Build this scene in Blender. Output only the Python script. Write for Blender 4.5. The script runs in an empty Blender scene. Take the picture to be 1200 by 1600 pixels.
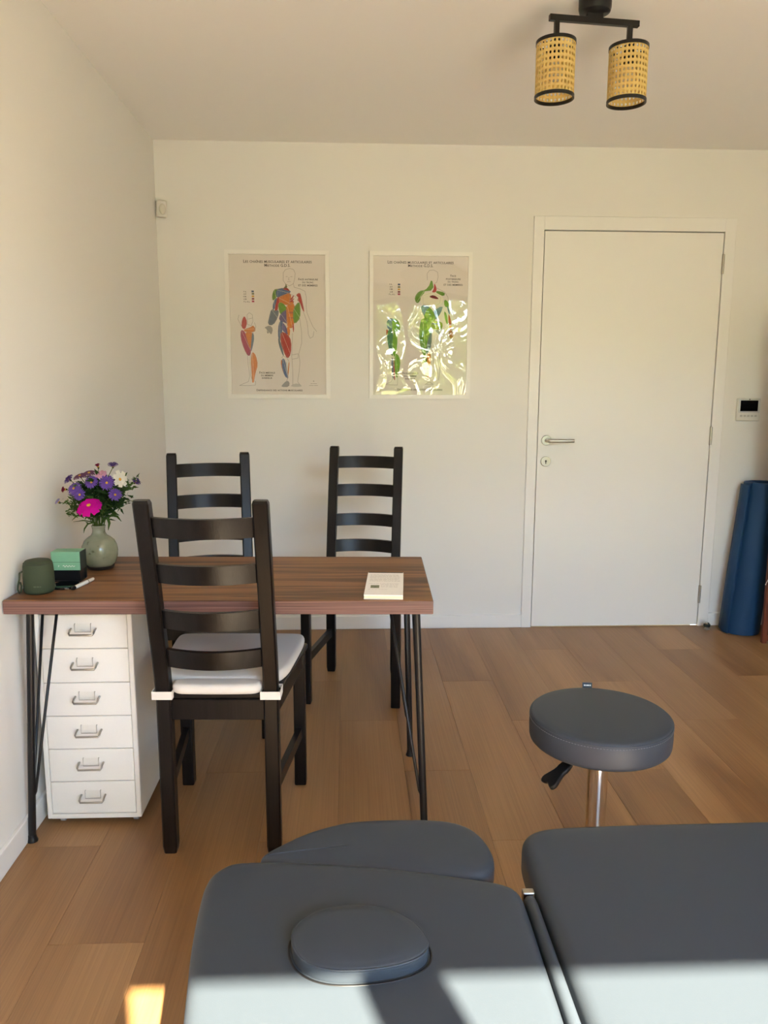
import bpy, bmesh, math, random
from mathutils import Vector, Matrix
random.seed(7)
R = math.radians
scene = bpy.context.scene

# ------------------------------------------------------------------ camera, sky, sun, exposure
WALL_Y, REAR_Y, RIGHT_X, CEIL = 3.98, -0.91, 3.90, 2.406
cam_data = bpy.data.cameras.new('camera')
cam_data.sensor_fit = 'VERTICAL'; cam_data.sensor_height = 36.0; cam_data.lens = 27.568
cam_data.clip_start = 0.02
cam = bpy.data.objects.new('camera', cam_data); scene.collection.objects.link(cam)
c_r = Vector((0.998996, -0.044664, 0.003505)); c_u = Vector((0.003847, 0.163476, 0.986540)); c_f = Vector((0.044636, 0.985536, -0.163484))
m = Matrix((c_r, c_u, -c_f)).transposed().to_4x4(); m.translation = Vector((0.9171, 0.0, 1.2822))
cam.matrix_world = m
scene.camera = cam

SUN_DIR = Vector((-0.322, 1.0, -0.8665)).normalized()     # travel of the sunlight
SUN_EL = math.asin(-SUN_DIR.z)
world = bpy.data.worlds.new('sky'); scene.world = world; world.use_nodes = True
wn = world.node_tree.nodes; wl = world.node_tree.links; wn.clear()
sky = wn.new('ShaderNodeTexSky'); sky.sky_type = 'NISHITA'; sky.sun_disc = False
sky.sun_elevation = SUN_EL; sky.sun_rotation = math.atan2(-SUN_DIR.x, -SUN_DIR.y)
sky.air_density = 1.0; sky.dust_density = 0.2; sky.ozone_density = 2.5
bg = wn.new('ShaderNodeBackground'); bg.inputs['Strength'].default_value = 0.74
wo = wn.new('ShaderNodeOutputWorld')
wl.new(sky.outputs[0], bg.inputs[0]); wl.new(bg.outputs[0], wo.inputs[0])

sun_data = bpy.data.lights.new('sun', 'SUN'); sun_data.energy = 24.0; sun_data.angle = R(0.55)
sun_data.color = (1.0, 0.87, 0.66)
sun = bpy.data.objects.new('sun', sun_data); scene.collection.objects.link(sun)
sun.location = (3, -8, 8); sun.rotation_euler = SUN_DIR.to_track_quat('-Z', 'Y').to_euler()

portal = bpy.data.lights.new('window_daylight_portal', 'AREA'); portal.shape = 'RECTANGLE'; portal.size = 1.66; portal.size_y = 2.2
portal.cycles.is_portal = True
po = bpy.data.objects.new('window_daylight_portal', portal); scene.collection.objects.link(po)
po.location = (1.975, REAR_Y - 0.10, 1.10); po.rotation_euler = (R(90), 0, 0)

vs = scene.view_settings
vs.view_transform = 'Standard'; vs.look = 'None'; vs.gamma = 1.0; vs.use_curve_mapping = False; vs.exposure = 2.08
scene.cycles.max_bounces = 10; scene.cycles.diffuse_bounces = 7; scene.cycles.glossy_bounces = 4
scene.cycles.transparent_max_bounces = 12; scene.cycles.sample_clamp_indirect = 8.0
scene.cycles.use_denoising = True

# ------------------------------------------------------------------ helpers
def new_mat(name):
    mt = bpy.data.materials.new(name); mt.use_nodes = True
    nt = mt.node_tree; b = nt.nodes['Principled BSDF']
    return mt, nt, b
def plain(name, col, rough=0.5, metal=0.0, bump=0.0, bscale=200.0, spec=None, vary=0.0, sheen=0.0, coat=0.0):
    mt, nt, b = new_mat(name)
    b.inputs['Base Color'].default_value = (*col, 1); b.inputs['Roughness'].default_value = rough; b.inputs['Metallic'].default_value = metal
    if spec is not None: b.inputs['Specular IOR Level'].default_value = spec
    if sheen: b.inputs['Sheen Weight'].default_value = sheen
    if coat: b.inputs['Coat Weight'].default_value = coat; b.inputs['Coat Roughness'].default_value = 0.1
    tc = nt.nodes.new('ShaderNodeTexCoord')
    nz = nt.nodes.new('ShaderNodeTexNoise'); nz.inputs['Scale'].default_value = bscale; nz.inputs['Detail'].default_value = 3
    nt.links.new(tc.outputs['Object'], nz.inputs['Vector'])
    if bump:
        bp = nt.nodes.new('ShaderNodeBump'); bp.inputs['Strength'].default_value = bump; bp.inputs['Distance'].default_value = 0.001
        nt.links.new(nz.outputs[0], bp.inputs['Height']); nt.links.new(bp.outputs[0], b.inputs['Normal'])
    mx = nt.nodes.new('ShaderNodeMix'); mx.data_type = 'RGBA'
    v = vary or 0.03
    mx.inputs['A'].default_value = (*[c * (1 - v) for c in col], 1); mx.inputs['B'].default_value = (*[min(1, c * (1 + v)) for c in col], 1)
    nt.links.new(nz.outputs[0], mx.inputs['Factor']); nt.links.new(mx.outputs['Result'], b.inputs['Base Color'])
    return mt
def wood(name, cols, stretch, rough=0.45, scale=1.0, per_object=False, bump=0.15, fine=60.0, fine_amt=0.35, coat=0.0, spec=None):
    """grain runs along the axis whose stretch is smallest"""
    mt, nt, b = new_mat(name); N = nt.nodes.new; Lk = nt.links.new
    tc = N('ShaderNodeTexCoord'); mp = N('ShaderNodeMapping'); mp.inputs['Scale'].default_value = stretch
    vec = tc.outputs['Object']
    if per_object:
        oi = N('ShaderNodeObjectInfo'); ad = N('ShaderNodeVectorMath'); ad.operation = 'ADD'
        ml = N('ShaderNodeMath'); ml.operation = 'MULTIPLY'; ml.inputs[1].default_value = 40.0
        Lk(oi.outputs['Random'], ml.inputs[0]); cx = N('ShaderNodeCombineXYZ')
        for k in range(3): Lk(ml.outputs[0], cx.inputs[k])
        Lk(vec, ad.inputs[0]); Lk(cx.outputs[0], ad.inputs[1]); vec = ad.outputs[0]
    Lk(vec, mp.inputs['Vector'])
    n1 = N('ShaderNodeTexNoise'); n1.inputs['Scale'].default_value = scale; n1.inputs['Detail'].default_value = 5; n1.inputs['Distortion'].default_value = 0.6
    Lk(mp.outputs[0], n1.inputs['Vector'])
    mp2 = N('ShaderNodeMapping'); mp2.inputs['Scale'].default_value = tuple(s * (1.0 if s == min(stretch) else fine / max(stretch)) for s in stretch)
    Lk(vec, mp2.inputs['Vector'])
    n2 = N('ShaderNodeTexNoise'); n2.inputs['Scale'].default_value = 3.0; n2.inputs['Detail'].default_value = 4
    Lk(mp2.outputs[0], n2.inputs['Vector'])
    cr = N('ShaderNodeValToRGB'); e = cr.color_ramp.elements
    pos = [0.30 + 0.40 * i / (len(cols) - 1) for i in range(len(cols))]
    e[0].position = pos[0]; e[0].color = (*cols[0], 1); e[1].position = pos[-1]; e[1].color = (*cols[-1], 1)
    for p_, c_ in list(zip(pos, cols))[1:-1]:
        q = e.new(p_); q.color = (*c_, 1)
    Lk(n1.outputs[0], cr.inputs[0])
    mr = N('ShaderNodeMapRange'); mr.inputs['From Min'].default_value = 0.3; mr.inputs['From Max'].default_value = 0.7
    mr.inputs['To Min'].default_value = 1 - fine_amt; mr.inputs['To Max'].default_value = 1 + fine_amt * 0.4
    Lk(n2.outputs[0], mr.inputs[0])
    fac = mr.outputs[0]
    if per_object:
        mr2 = N('ShaderNodeMapRange'); mr2.inputs['To Min'].default_value = 0.92; mr2.inputs['To Max'].default_value = 1.07
        Lk(oi.outputs['Random'], mr2.inputs[0]); mm = N('ShaderNodeMath'); mm.operation = 'MULTIPLY'
        Lk(fac, mm.inputs[0]); Lk(mr2.outputs[0], mm.inputs[1]); fac = mm.outputs[0]
    vm = N('ShaderNodeVectorMath'); vm.operation = 'SCALE'
    Lk(cr.outputs[0], vm.inputs[0]); Lk(fac, vm.inputs['Scale']); Lk(vm.outputs[0], b.inputs['Base Color'])
    b.inputs['Roughness'].default_value = rough
    if coat: b.inputs['Coat Weight'].default_value = coat
    if spec is not None: b.inputs['Specular IOR Level'].default_value = spec
    bp = N('ShaderNodeBump'); bp.inputs['Strength'].default_value = bump; bp.inputs['Distance'].default_value = 0.0008
    Lk(n2.outputs[0], bp.inputs['Height']); Lk(bp.outputs[0], b.inputs['Normal'])
    return mt
def glassy(name, tint=(1, 1, 1), refl=1.0, rough=0.0, warp=0.0, ior=1.5):
    mt = bpy.data.materials.new(name); mt.use_nodes = True; nt = mt.node_tree; nt.nodes.clear(); N = nt.nodes.new
    tr = N('ShaderNodeBsdfTransparent'); tr.inputs[0].default_value = (*tint, 1)
    gl = N('ShaderNodeBsdfGlossy'); gl.inputs['Roughness'].default_value = rough
    lw = N('ShaderNodeLayerWeight'); lw.inputs['Blend'].default_value = 0.5      # Schlick reflectance, the same from both faces
    pw = N('ShaderNodeMath'); pw.operation = 'POWER'; pw.inputs[1].default_value = 5.0
    f0 = ((ior - 1) / (ior + 1)) ** 2
    fr = N('ShaderNodeMath'); fr.operation = 'MULTIPLY_ADD'; fr.inputs[1].default_value = 1 - f0; fr.inputs[2].default_value = f0
    nt.links.new(lw.outputs['Facing'], pw.inputs[0]); nt.links.new(pw.outputs[0], fr.inputs[0])
    ml = N('ShaderNodeMath'); ml.operation = 'MULTIPLY'; ml.inputs[1].default_value = refl; ml.use_clamp = True
    mx = N('ShaderNodeMixShader'); out = N('ShaderNodeOutputMaterial'); Lk = nt.links.new
    Lk(fr.outputs[0], ml.inputs[0]); Lk(ml.outputs[0], mx.inputs[0]); Lk(tr.outputs[0], mx.inputs[1]); Lk(gl.outputs[0], mx.inputs[2]); Lk(mx.outputs[0], out.inputs[0])
    if warp:
        tc = N('ShaderNodeTexCoord'); nz = N('ShaderNodeTexNoise'); nz.inputs['Scale'].default_value = 3.2; nz.inputs['Detail'].default_value = 1.0
        bp = N('ShaderNodeBump'); bp.inputs['Strength'].default_value = 1.0; bp.inputs['Distance'].default_value = warp
        Lk(tc.outputs['Object'], nz.inputs['Vector']); Lk(nz.outputs[0], bp.inputs['Height']); Lk(bp.outputs[0], gl.inputs['Normal'])
    return mt
def leafy(name, col, trans=0.5):
    mt = bpy.data.materials.new(name); mt.use_nodes = True; nt = mt.node_tree; nt.nodes.clear(); N = nt.nodes.new; Lk = nt.links.new
    d = N('ShaderNodeBsdfDiffuse'); t = N('ShaderNodeBsdfTranslucent'); mx = N('ShaderNodeMixShader'); mx.inputs[0].default_value = trans
    tc = N('ShaderNodeTexCoord'); nz = N('ShaderNodeTexNoise'); nz.inputs['Scale'].default_value = 9.0
    cm = N('ShaderNodeMix'); cm.data_type = 'RGBA'
    cm.inputs['A'].default_value = (*[c * 0.75 for c in col], 1); cm.inputs['B'].default_value = (*[min(1, c * 1.3) for c in col], 1)
    out = N('ShaderNodeOutputMaterial'); Lk(tc.outputs['Object'], nz.inputs['Vector']); Lk(nz.outputs[0], cm.inputs['Factor'])
    Lk(cm.outputs['Result'], d.inputs[0]); Lk(cm.outputs['Result'], t.inputs[0]); Lk(d.outputs[0], mx.inputs[1]); Lk(t.outputs[0], mx.inputs[2]); Lk(mx.outputs[0], out.inputs[0])
    return mt

def link(o, parent=None):
    scene.collection.objects.link(o)
    if parent is not None: o.parent = parent
    return o
def obj(name, bm, mat, parent=None, loc=(0, 0, 0), rot=(0, 0, 0), smooth=False, angle=None):
    me = bpy.data.meshes.new(name)
    bmesh.ops.recalc_face_normals(bm, faces=bm.faces[:])
    bm.to_mesh(me); bm.free()
    for mt in (mat if isinstance(mat, (list, tuple)) else [mat]): me.materials.append(mt)
    if smooth:
        me.shade_smooth()
        if angle: me.set_sharp_from_angle(angle=R(angle))
    o = bpy.data.objects.new(name, me); o.location = loc; o.rotation_euler = rot
    return link(o, parent)
def tag(o, label=None, cat=None, group=None, kind=None):
    if label: o['label'] = label
    if cat: o['category'] = cat
    if group: o['group'] = group
    if kind: o['kind'] = kind
    return o
def thing(name, label, cat, loc=(0, 0, 0), rz=0.0, group=None, rot=None):
    o = bpy.data.objects.new(name, None); o.empty_display_size = 0.05
    o.location = loc; o.rotation_euler = rot if rot else (0, 0, rz)
    link(o); return tag(o, label, cat, group)
def struct(name, bm, mat, **k):
    return tag(obj(name, bm, mat, **k), kind='structure')
def box(x0, x1, y0, y1, z0, z1, bev=0.0, seg=2, bm=None, mi=0):
    b2 = bmesh.new()
    bmesh.ops.create_cube(b2, size=1.0)
    for v in b2.verts:
        v.co = Vector(((x0 + x1) / 2 + v.co.x * (x1 - x0), (y0 + y1) / 2 + v.co.y * (y1 - y0), (z0 + z1) / 2 + v.co.z * (z1 - z0)))
    if bev: bmesh.ops.bevel(b2, geom=b2.edges[:], offset=bev, segments=seg, profile=0.5, affect='EDGES')
    if mi:
        for f in b2.faces: f.material_index = mi
    if bm is None: return b2
    return join(bm, b2)
def join(bm, b2):
    me = bpy.data.meshes.new('tmp'); b2.to_mesh(me); b2.free(); bm.from_mesh(me); bpy.data.meshes.remove(me); return bm
def lathe(prof, n=32, bm=None, cap=True, mi=0):
    bm = bm or bmesh.new(); rings = []
    for r, z in prof:
        if r < 1e-5: rings.append([bm.verts.new((0, 0, z))])
        else: rings.append([bm.verts.new((r * math.cos(2 * math.pi * k / n), r * math.sin(2 * math.pi * k / n), z)) for k in range(n)])
    for a, b in zip(rings, rings[1:]):
        for k in range(n):
            k2 = (k + 1) % n
            if len(a) == 1 and len(b) == 1: continue
            if len(a) == 1: f = bm.faces.new((a[0], b[k], b[k2]))
            elif len(b) == 1: f = bm.faces.new((a[k], a[k2], b[0]))
            else: f = bm.faces.new((a[k], a[k2], b[k2], b[k]))
            f.material_index = mi
    if cap:
        for q in (rings[0], rings[-1]):
            if len(q) > 1: bm.faces.new(q).material_index = mi
    return bm
def tube(pts, r, n=10, bm=None, mi=0, cap=True):
    bm = bm or bmesh.new(); pts = [Vector(p) for p in pts]
    rr = r if isinstance(r, (list, tuple)) else [r] * len(pts)
    up = None; rings = []
    for i, p in enumerate(pts):
        t = (pts[min(i + 1, len(pts) - 1)] - pts[max(i - 1, 0)]).normalized()
        if up is None:
            up = Vector((0, 0, 1)) if abs(t.z) < 0.9 else Vector((1, 0, 0))
        sx = t.cross(up)
        if sx.length < 1e-4: sx = t.cross(Vector((0, 1, 0)))
        sx.normalize(); up = sx.cross(t).normalized()
        rings.append([bm.verts.new(p + (sx * math.cos(2 * math.pi * k / n) + up * math.sin(2 * math.pi * k / n)) * rr[i]) for k in range(n)])
    for a, b in zip(rings, rings[1:]):
        for k in range(n):
            f = bm.faces.new((a[k], a[(k + 1) % n], b[(k + 1) % n], b[k])); f.material_index = mi
    if cap:
        bm.faces.new(rings[0]); bm.faces.new(rings[-1])
    return bm
def arc(c, r, a0, a1, n, plane='xz'):
    out = []
    for i in range(n + 1):
        a = R(a0 + (a1 - a0) * i / n); u, v = r * math.cos(a), r * math.sin(a)
        out.append((c[0] + u, c[1], c[2] + v) if plane == 'xz' else (c[0] + u, c[1] + v, c[2]))
    return out
def smooth_loop(pts, it=3):
    for _ in range(it):
        o = []
        for i in range(len(pts)):
            a, b = pts[i], pts[(i + 1) % len(pts)]
            o += [(a[0] * .75 + b[0] * .25, a[1] * .75 + b[1] * .25), (a[0] * .25 + b[0] * .75, a[1] * .25 + b[1] * .75)]
        pts = o
    return pts
def inset(pts, d):
    n = len(pts); out = []
    area = sum(pts[i][0] * pts[(i + 1) % n][1] - pts[(i + 1) % n][0] * pts[i][1] for i in range(n)); s = 1 if area > 0 else -1
    for i in range(n):
        a, b = Vector(pts[i - 1]), Vector(pts[(i + 1) % n]); t = (b - a)
        if t.length < 1e-9: out.append(pts[i]); continue
        t.normalize(); nx = Vector((-t.y, t.x)) * s
        out.append((pts[i][0] + nx.x * d, pts[i][1] + nx.y * d))
    return out
def pad(outline, z0, z1, r, crown=0.0, seg=5, rb=None):
    """padded slab: outline in xy, rounded top and bottom edges, optional gentle crown"""
    bm = bmesh.new(); rb = r if rb is None else rb; prof = []
    for i in range(seg + 1):
        a = math.pi / 2 * i / seg; prof.append((rb * (1 - math.sin(a)), z0 + rb * (1 - math.cos(a))))
    for i in range(seg + 1):
        a = math.pi / 2 * i / seg; prof.append((r * (1 - math.cos(a)), z1 - r + r * math.sin(a)))
    rings = []
    for d, z in prof: rings.append([bm.verts.new((x, y, z)) for x, y in inset(outline, d)])
    n = len(outline)
    if crown:
        last = inset(outline, r); cx = sum(p[0] for p in last) / n; cy = sum(p[1] for p in last) / n
        for k, zz in ((.94, .35), (.85, .65), (.65, .9), (.35, 1.0)): rings.append([bm.verts.new((cx + (x - cx) * k, cy + (y - cy) * k, z1 + crown * zz)) for x, y in last])
    for a, b in zip(rings, rings[1:]):
        for k in range(n): bm.faces.new((a[k], a[(k + 1) % n], b[(k + 1) % n], b[k]))
    bm.faces.new(rings[0]); bm.faces.new(rings[-1])
    return bm
def loft(sections, bm=None):
    """sections: lists of equal-length vertex loops"""
    bm = bm or bmesh.new(); rs = [[bm.verts.new(p) for p in s] for s in sections]; n = len(rs[0])
    for a, b in zip(rs, rs[1:]):
        for k in range(n): bm.faces.new((a[k], a[(k + 1) % n], b[(k + 1) % n], b[k]))
    bm.faces.new(rs[0]); bm.faces.new(rs[-1]); return bm
def text_mesh(body, width, small_caps=True):
    cu = bpy.data.curves.new('lettering', 'FONT'); cu.body = body; cu.align_x = 'CENTER'; cu.align_y = 'CENTER'; cu.size = 1.0
    cu.small_caps_scale = 0.78; cu.resolution_u = 2; cu.offset = 0.012
    if small_caps:
        for f in cu.body_format: f.use_small_caps = True
    o = bpy.data.objects.new('lettering', cu); scene.collection.objects.link(o)
    dg = bpy.context.evaluated_depsgraph_get(); me = bpy.data.meshes.new_from_object(o.evaluated_get(dg))
    bpy.data.objects.remove(o); bpy.data.curves.remove(cu)
    xs = [v.co.x for v in me.vertices]; s = width / (max(xs) - min(xs))
    for v in me.vertices: v.co = v.co * s
    return me
def copy_tree(o, parent=None):
    n = o.copy(); scene.collection.objects.link(n)
    if parent is not None: n.parent = parent
    for ch in list(o.children): copy_tree(ch, n)
    return n

# ------------------------------------------------------------------ materials
M = {}
M['wall'] = plain('wall_paint', (0.80, 0.785, 0.755), 0.85, bump=0.08, bscale=350, vary=0.01)
M['ceil'] = plain('ceiling_paint', (0.86, 0.845, 0.825), 0.85, bump=0.05, bscale=350, vary=0.01)
M['door'] = plain('door_lacquer', (0.82, 0.81, 0.785), 0.42, vary=0.008, bscale=3)
M['trim'] = plain('trim_lacquer', (0.83, 0.82, 0.80), 0.45, vary=0.008, bscale=3)
M['gap_shade'] = plain('gap_shade', (0.02, 0.018, 0.015), 0.9)
M['floor'] = wood('oak_vinyl_floor', [(0.205, 0.100, 0.039), (0.290, 0.152, 0.061), (0.335, 0.183, 0.077), (0.375, 0.212, 0.094)], (6.0, 0.8, 6.0), 0.42, 0.75, True, 0.08, 95, 0.16)
M['subfloor'] = plain('floor_joint', (0.13, 0.075, 0.035), 0.8)
M['desk'] = wood('walnut_top', [(0.050, 0.019, 0.008), (0.155, 0.064, 0.027), (0.300, 0.138, 0.057), (0.095, 0.038, 0.016), (0.420, 0.210, 0.092)], (0.9, 16.0, 16.0), 0.42, 0.85, False, 0.10, 120, 0.30, spec=0.3)
M['desk_edge'] = wood('walnut_edge', [(0.085, 0.036, 0.028), (0.250, 0.125, 0.100), (0.120, 0.055, 0.044), (0.330, 0.180, 0.150)], (0.7, 60.0, 150.0), 0.5, 1.1, False, 0.10, 160, 0.2)
M['chair'] = wood('black_brown_stain', [(0.0035, 0.0028, 0.0026), (0.006, 0.0048, 0.0044), (0.011, 0.0088, 0.0080)], (26.0, 26.0, 1.5), 0.33, 1.2, True, 0.30, 140, 0.3, spec=0.26)
M['black_metal'] = plain('black_metal', (0.012, 0.012, 0.013), 0.38, 0.3)
M['black_plastic'] = plain('black_plastic', (0.008, 0.008, 0.009), 0.38, spec=0.3)
M['steel'] = plain('brushed_steel', (0.46, 0.44, 0.40), 0.34, 1.0)
M['chrome'] = plain('chrome', (0.75, 0.73, 0.70), 0.10, 1.0)
M['cab'] = plain('white_enamel', (0.80, 0.78, 0.73), 0.40, bump=0.03, bscale=500)
M['clear'] = glassy('clear_plastic', (0.995, 0.995, 0.99), 0.6, 0.05)
M['cushion'] = plain('cream_cotton', (0.67, 0.64, 0.585), 0.9, bump=0.5, bscale=700, vary=0.05, sheen=0.2)
M['vinyl'] = plain('slate_vinyl', (0.036, 0.046, 0.060), 0.48, bump=0.10, bscale=900, vary=0.03, spec=0.32)
M['thread'] = plain('grey_thread', (0.15, 0.165, 0.18), 0.7)
M['cane'] = leafy('woven_cane', (0.90, 0.64, 0.27), 0.40)
M['speaker'] = plain('olive_speaker_fabric', (0.032, 0.048, 0.022), 0.75, bump=0.6, bscale=1400, vary=0.15)
M['mint'] = plain('mint_card', (0.20, 0.43, 0.27), 0.5, vary=0.08, bscale=40)
M['white_paper'] = plain('white_paper', (0.85, 0.83, 0.78), 0.7)
M['paper_edge'] = plain('pad_edge', (0.80, 0.78, 0.55), 0.8)
M['print_grey'] = plain('print_grey', (0.38, 0.37, 0.36), 0.8)
M['gold'] = plain('gold_foil', (0.80, 0.55, 0.18), 0.3, 0.8)
M['white_gloss'] = plain('white_gloss', (0.80, 0.76, 0.72), 0.25)
M['screen'] = plain('black_screen', (0.004, 0.004, 0.005), 0.12)
M['intercom'] = plain('intercom_white', (0.72, 0.70, 0.66), 0.4)
M['sensor_lens'] = plain('sensor_lens', (0.62, 0.59, 0.52), 0.35)
M['mat_blue'] = plain('blue_foam', (0.003, 0.042, 0.125), 0.7, bump=0.4, bscale=500, vary=0.06)
M['red_wood'] = wood('red_brown_wood', [(0.10, 0.022, 0.010), (0.19, 0.045, 0.018)], (18, 18, 1.4), 0.4, 1.0)
M['stem'] = leafy('flower_stem', (0.085, 0.135, 0.035), 0.15)
M['leaf'] = leafy('flower_leaf', (0.060, 0.110, 0.028), 0.25)
M['leaf_dark'] = leafy('flower_leaf_dark', (0.030, 0.062, 0.020), 0.2)
M['glass'] = glassy('window_glass', (0.98, 0.99, 0.98), 1.0)
M['win_frame'] = plain('window_frame_paint', (0.10, 0.10, 0.10), 0.5)

# ------------------------------------------------------------------ the room
floor = struct('floor', box(0, RIGHT_X, REAR_Y, WALL_Y, -0.12, -0.004), M['subfloor'])
PW, PL = 0.22, 1.20
offs = [0.845, 0.452, 0.05, 0.845, 0.438, 0.038, 0.827, 0.42, 0.02, 0.80, 0.40, 0.0]
cache = {}
for row in range(18):
    x0 = row * PW; x1 = min(RIGHT_X, x0 + PW)
    y = offs[row % 12] - 2 * PL
    while y < WALL_Y:
        a, b = max(y, REAR_Y), min(y + PL, WALL_Y); y += PL
        if b - a < 0.02: continue
        key = (round(x1 - x0, 3), round(b - a, 3)); cxp, cyp = (x0 + x1) / 2, (a + b) / 2
        if key not in cache:
            w, l = (x1 - x0) / 2 - 0.0002, (b - a) / 2 - 0.0003
            o = obj('plank', box(-w, w, -l, l, -0.004, 0.0, 0.0005, 1), M['floor'], floor, (cxp, cyp, 0)); cache[key] = o.data
        else:
            o = bpy.data.objects.new('plank', cache[key]); o.location = (cxp, cyp, 0); link(o, floor)

struct('ceiling', box(-0.12, RIGHT_X + 0.12, REAR_Y - 0.12, WALL_Y + 0.12, CEIL, CEIL + 0.15), M['ceil'])
struct('wall_left', box(-0.12, 0, REAR_Y, WALL_Y, -0.12, CEIL), M['wall'])
struct('wall_right', box(RIGHT_X, RIGHT_X + 0.12, REAR_Y, WALL_Y, -0.12, CEIL), M['wall'])
DX0, DX1, DTOP = 1.881, 2.776, 2.015          # door leaf
OX0, OX1, OTOP = DX0 - 0.025, DX1 + 0.025, DTOP + 0.028
wb = box(-0.12, OX0, WALL_Y, WALL_Y + 0.12, -0.12, CEIL)
box(OX1, RIGHT_X + 0.12, WALL_Y, WALL_Y + 0.12, -0.12, CEIL, bm=wb)
box(OX0, OX1, WALL_Y, WALL_Y + 0.12, OTOP, CEIL, bm=wb)
struct('wall_back', wb, M['wall'])
WX0, WX1, WTOP = 1.13, 2.82, 2.225             # opening of the garden window
wr = box(-0.12, WX0, REAR_Y - 0.12, REAR_Y, -0.12, CEIL)
box(WX1, RIGHT_X + 0.12, REAR_Y - 0.12, REAR_Y, -0.12, CEIL, bm=wr)
box(WX0, WX1, REAR_Y - 0.12, REAR_Y, WTOP, CEIL, bm=wr)
box(WX0, WX1, REAR_Y - 0.12, REAR_Y, -0.12, 0.0, bm=wr)
struct('wall_rear', wr, M['wall'])

def skirting(name, x0, x1, y0, y1, face):
    bm = box(x0, x1, y0, y1, 0.0, 0.070, 0.002, 1)
    return struct(name, bm, M['trim'])
skirting('baseboard_left', 0, 0.012, REAR_Y, WALL_Y - 0.012, 'x')
skirting('baseboard_back', 0, 1.826, WALL_Y - 0.012, WALL_Y, 'y')
skirting('baseboard_back_right', 2.836, RIGHT_X, WALL_Y - 0.012, WALL_Y, 'y')
skirting('baseboard_right', RIGHT_X - 0.012, RIGHT_X, REAR_Y, WALL_Y - 0.012, 'x')

# garden window behind the camera: two sashes, sun comes through it
win = bpy.data.objects.new('window_1', None); link(win); tag(win, kind='structure')
wy0, wy1 = REAR_Y - 0.06, REAR_Y
bm = box(WX0, 1.225, wy0, wy1, 0.0, WTOP, 0.003, 1)
box(2.75, WX1, wy0, wy1, 0.0, WTOP, 0.003, 1, bm=bm)
box(1.225, 2.75, wy0, wy1, 2.140, WTOP, 0.003, 1, bm=bm)
box(1.225, 2.75, wy0, wy1, 0.0, 0.06, 0.003, 1, bm=bm)
obj('window_frame', bm, M['win_frame'], win)
obj('mullion', box(1.535, 1.632, wy0, wy1, 0.06, 2.140, 0.003, 1), M['win_frame'], win)
for x0, x1 in ((1.225, 1.535), (1.632, 2.75)):
    obj('window_pane', box(x0, x1, REAR_Y - 0.032, REAR_Y - 0.028, 0.06, 2.140), M['glass'], win)

# door
door = bpy.data.objects.new('door_1', None); door.location = (0, WALL_Y, 0); link(door); tag(door, kind='structure')
CF = -0.013                                      # face of the casing, proud of the wall
cx0, cx1, ctop = 1.826, 2.836, 2.084
fr = box(cx0, DX0 - 0.004, CF, 0.0, 0.0, ctop, 0.0012, 1)
box(DX1 + 0.004, cx1, CF, 0.0, 0.0, ctop, 0.0012, 1, bm=fr)
box(DX0 - 0.004, DX1 + 0.004, CF, 0.0, DTOP + 0.005, ctop, 0.0012, 1, bm=fr)
box(OX0, DX0 - 0.004, 0, 0.12, 0, OTOP, bm=fr); box(DX1 + 0.004, OX1, 0, 0.12, 0, OTOP, bm=fr); box(OX0, OX1, 0, 0.12, DTOP + 0.005, OTOP, bm=fr)
obj('door_frame', fr, M['trim'], door)
obj('gap_shade_sheet', box(DX0 - 0.004, DX1 + 0.004, 0.034, 0.06, 0.0, DTOP + 0.005), M['gap_shade'], door)  # near-black sheet behind the leaf, shade of the surrounding gap put into its colour
leaf = obj('door_leaf', box(DX0, DX1, -0.010, 0.030, 0.006, DTOP, 0.0015, 1), M['door'], door)
hx, hz = DX0 + 0.044, 0.992
obj('handle_rose', lathe([(0, 0), (0.026, 0), (0.026, 0.006), (0.024, 0.008), (0, 0.008)], 28), M['steel'], leaf, (hx, -0.010, hz), (R(90), 0, 0), True, 40)
obj('lever_handle', tube([(hx, -0.016, hz), (hx, -0.050, hz)] + [(hx + 0.010 * (1 - math.cos(R(a))), -0.050 - 0.010 * math.sin(R(a)), hz) for a in (30, 60, 90)] + [(hx + 0.130, -0.060, hz)], 0.0095, 14), M['steel'], leaf, smooth=True, angle=50)
kp = obj('key_rose', lathe([(0, 0), (0.026, 0), (0.026, 0.006), (0.024, 0.008), (0, 0.008)], 28), M['steel'], leaf, (hx, -0.010, 0.884), (R(90), 0, 0), True, 40)
bm = lathe([(0, 0), (0.005, 0), (0.005, 0.0012), (0, 0.0012)], 14); box(-0.0022, 0.0022, -0.014, 0.0, 0, 0.0012, bm=bm)
obj('keyhole', bm, M['gap_shade'], leaf, (hx, -0.0181, 0.886), (R(90), 0, 0))
for z in (1.866, 1.015, 0.175):
    bm = tube([(DX1 + 0.002, -0.0155, z - 0.047), (DX1 + 0.002, -0.0155, z + 0.047)], 0.0065, 12)
    hg = obj('hinge', bm, M['steel'], door, smooth=True, angle=50)
    for k in (-0.016, 0.016):
        pass

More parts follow.
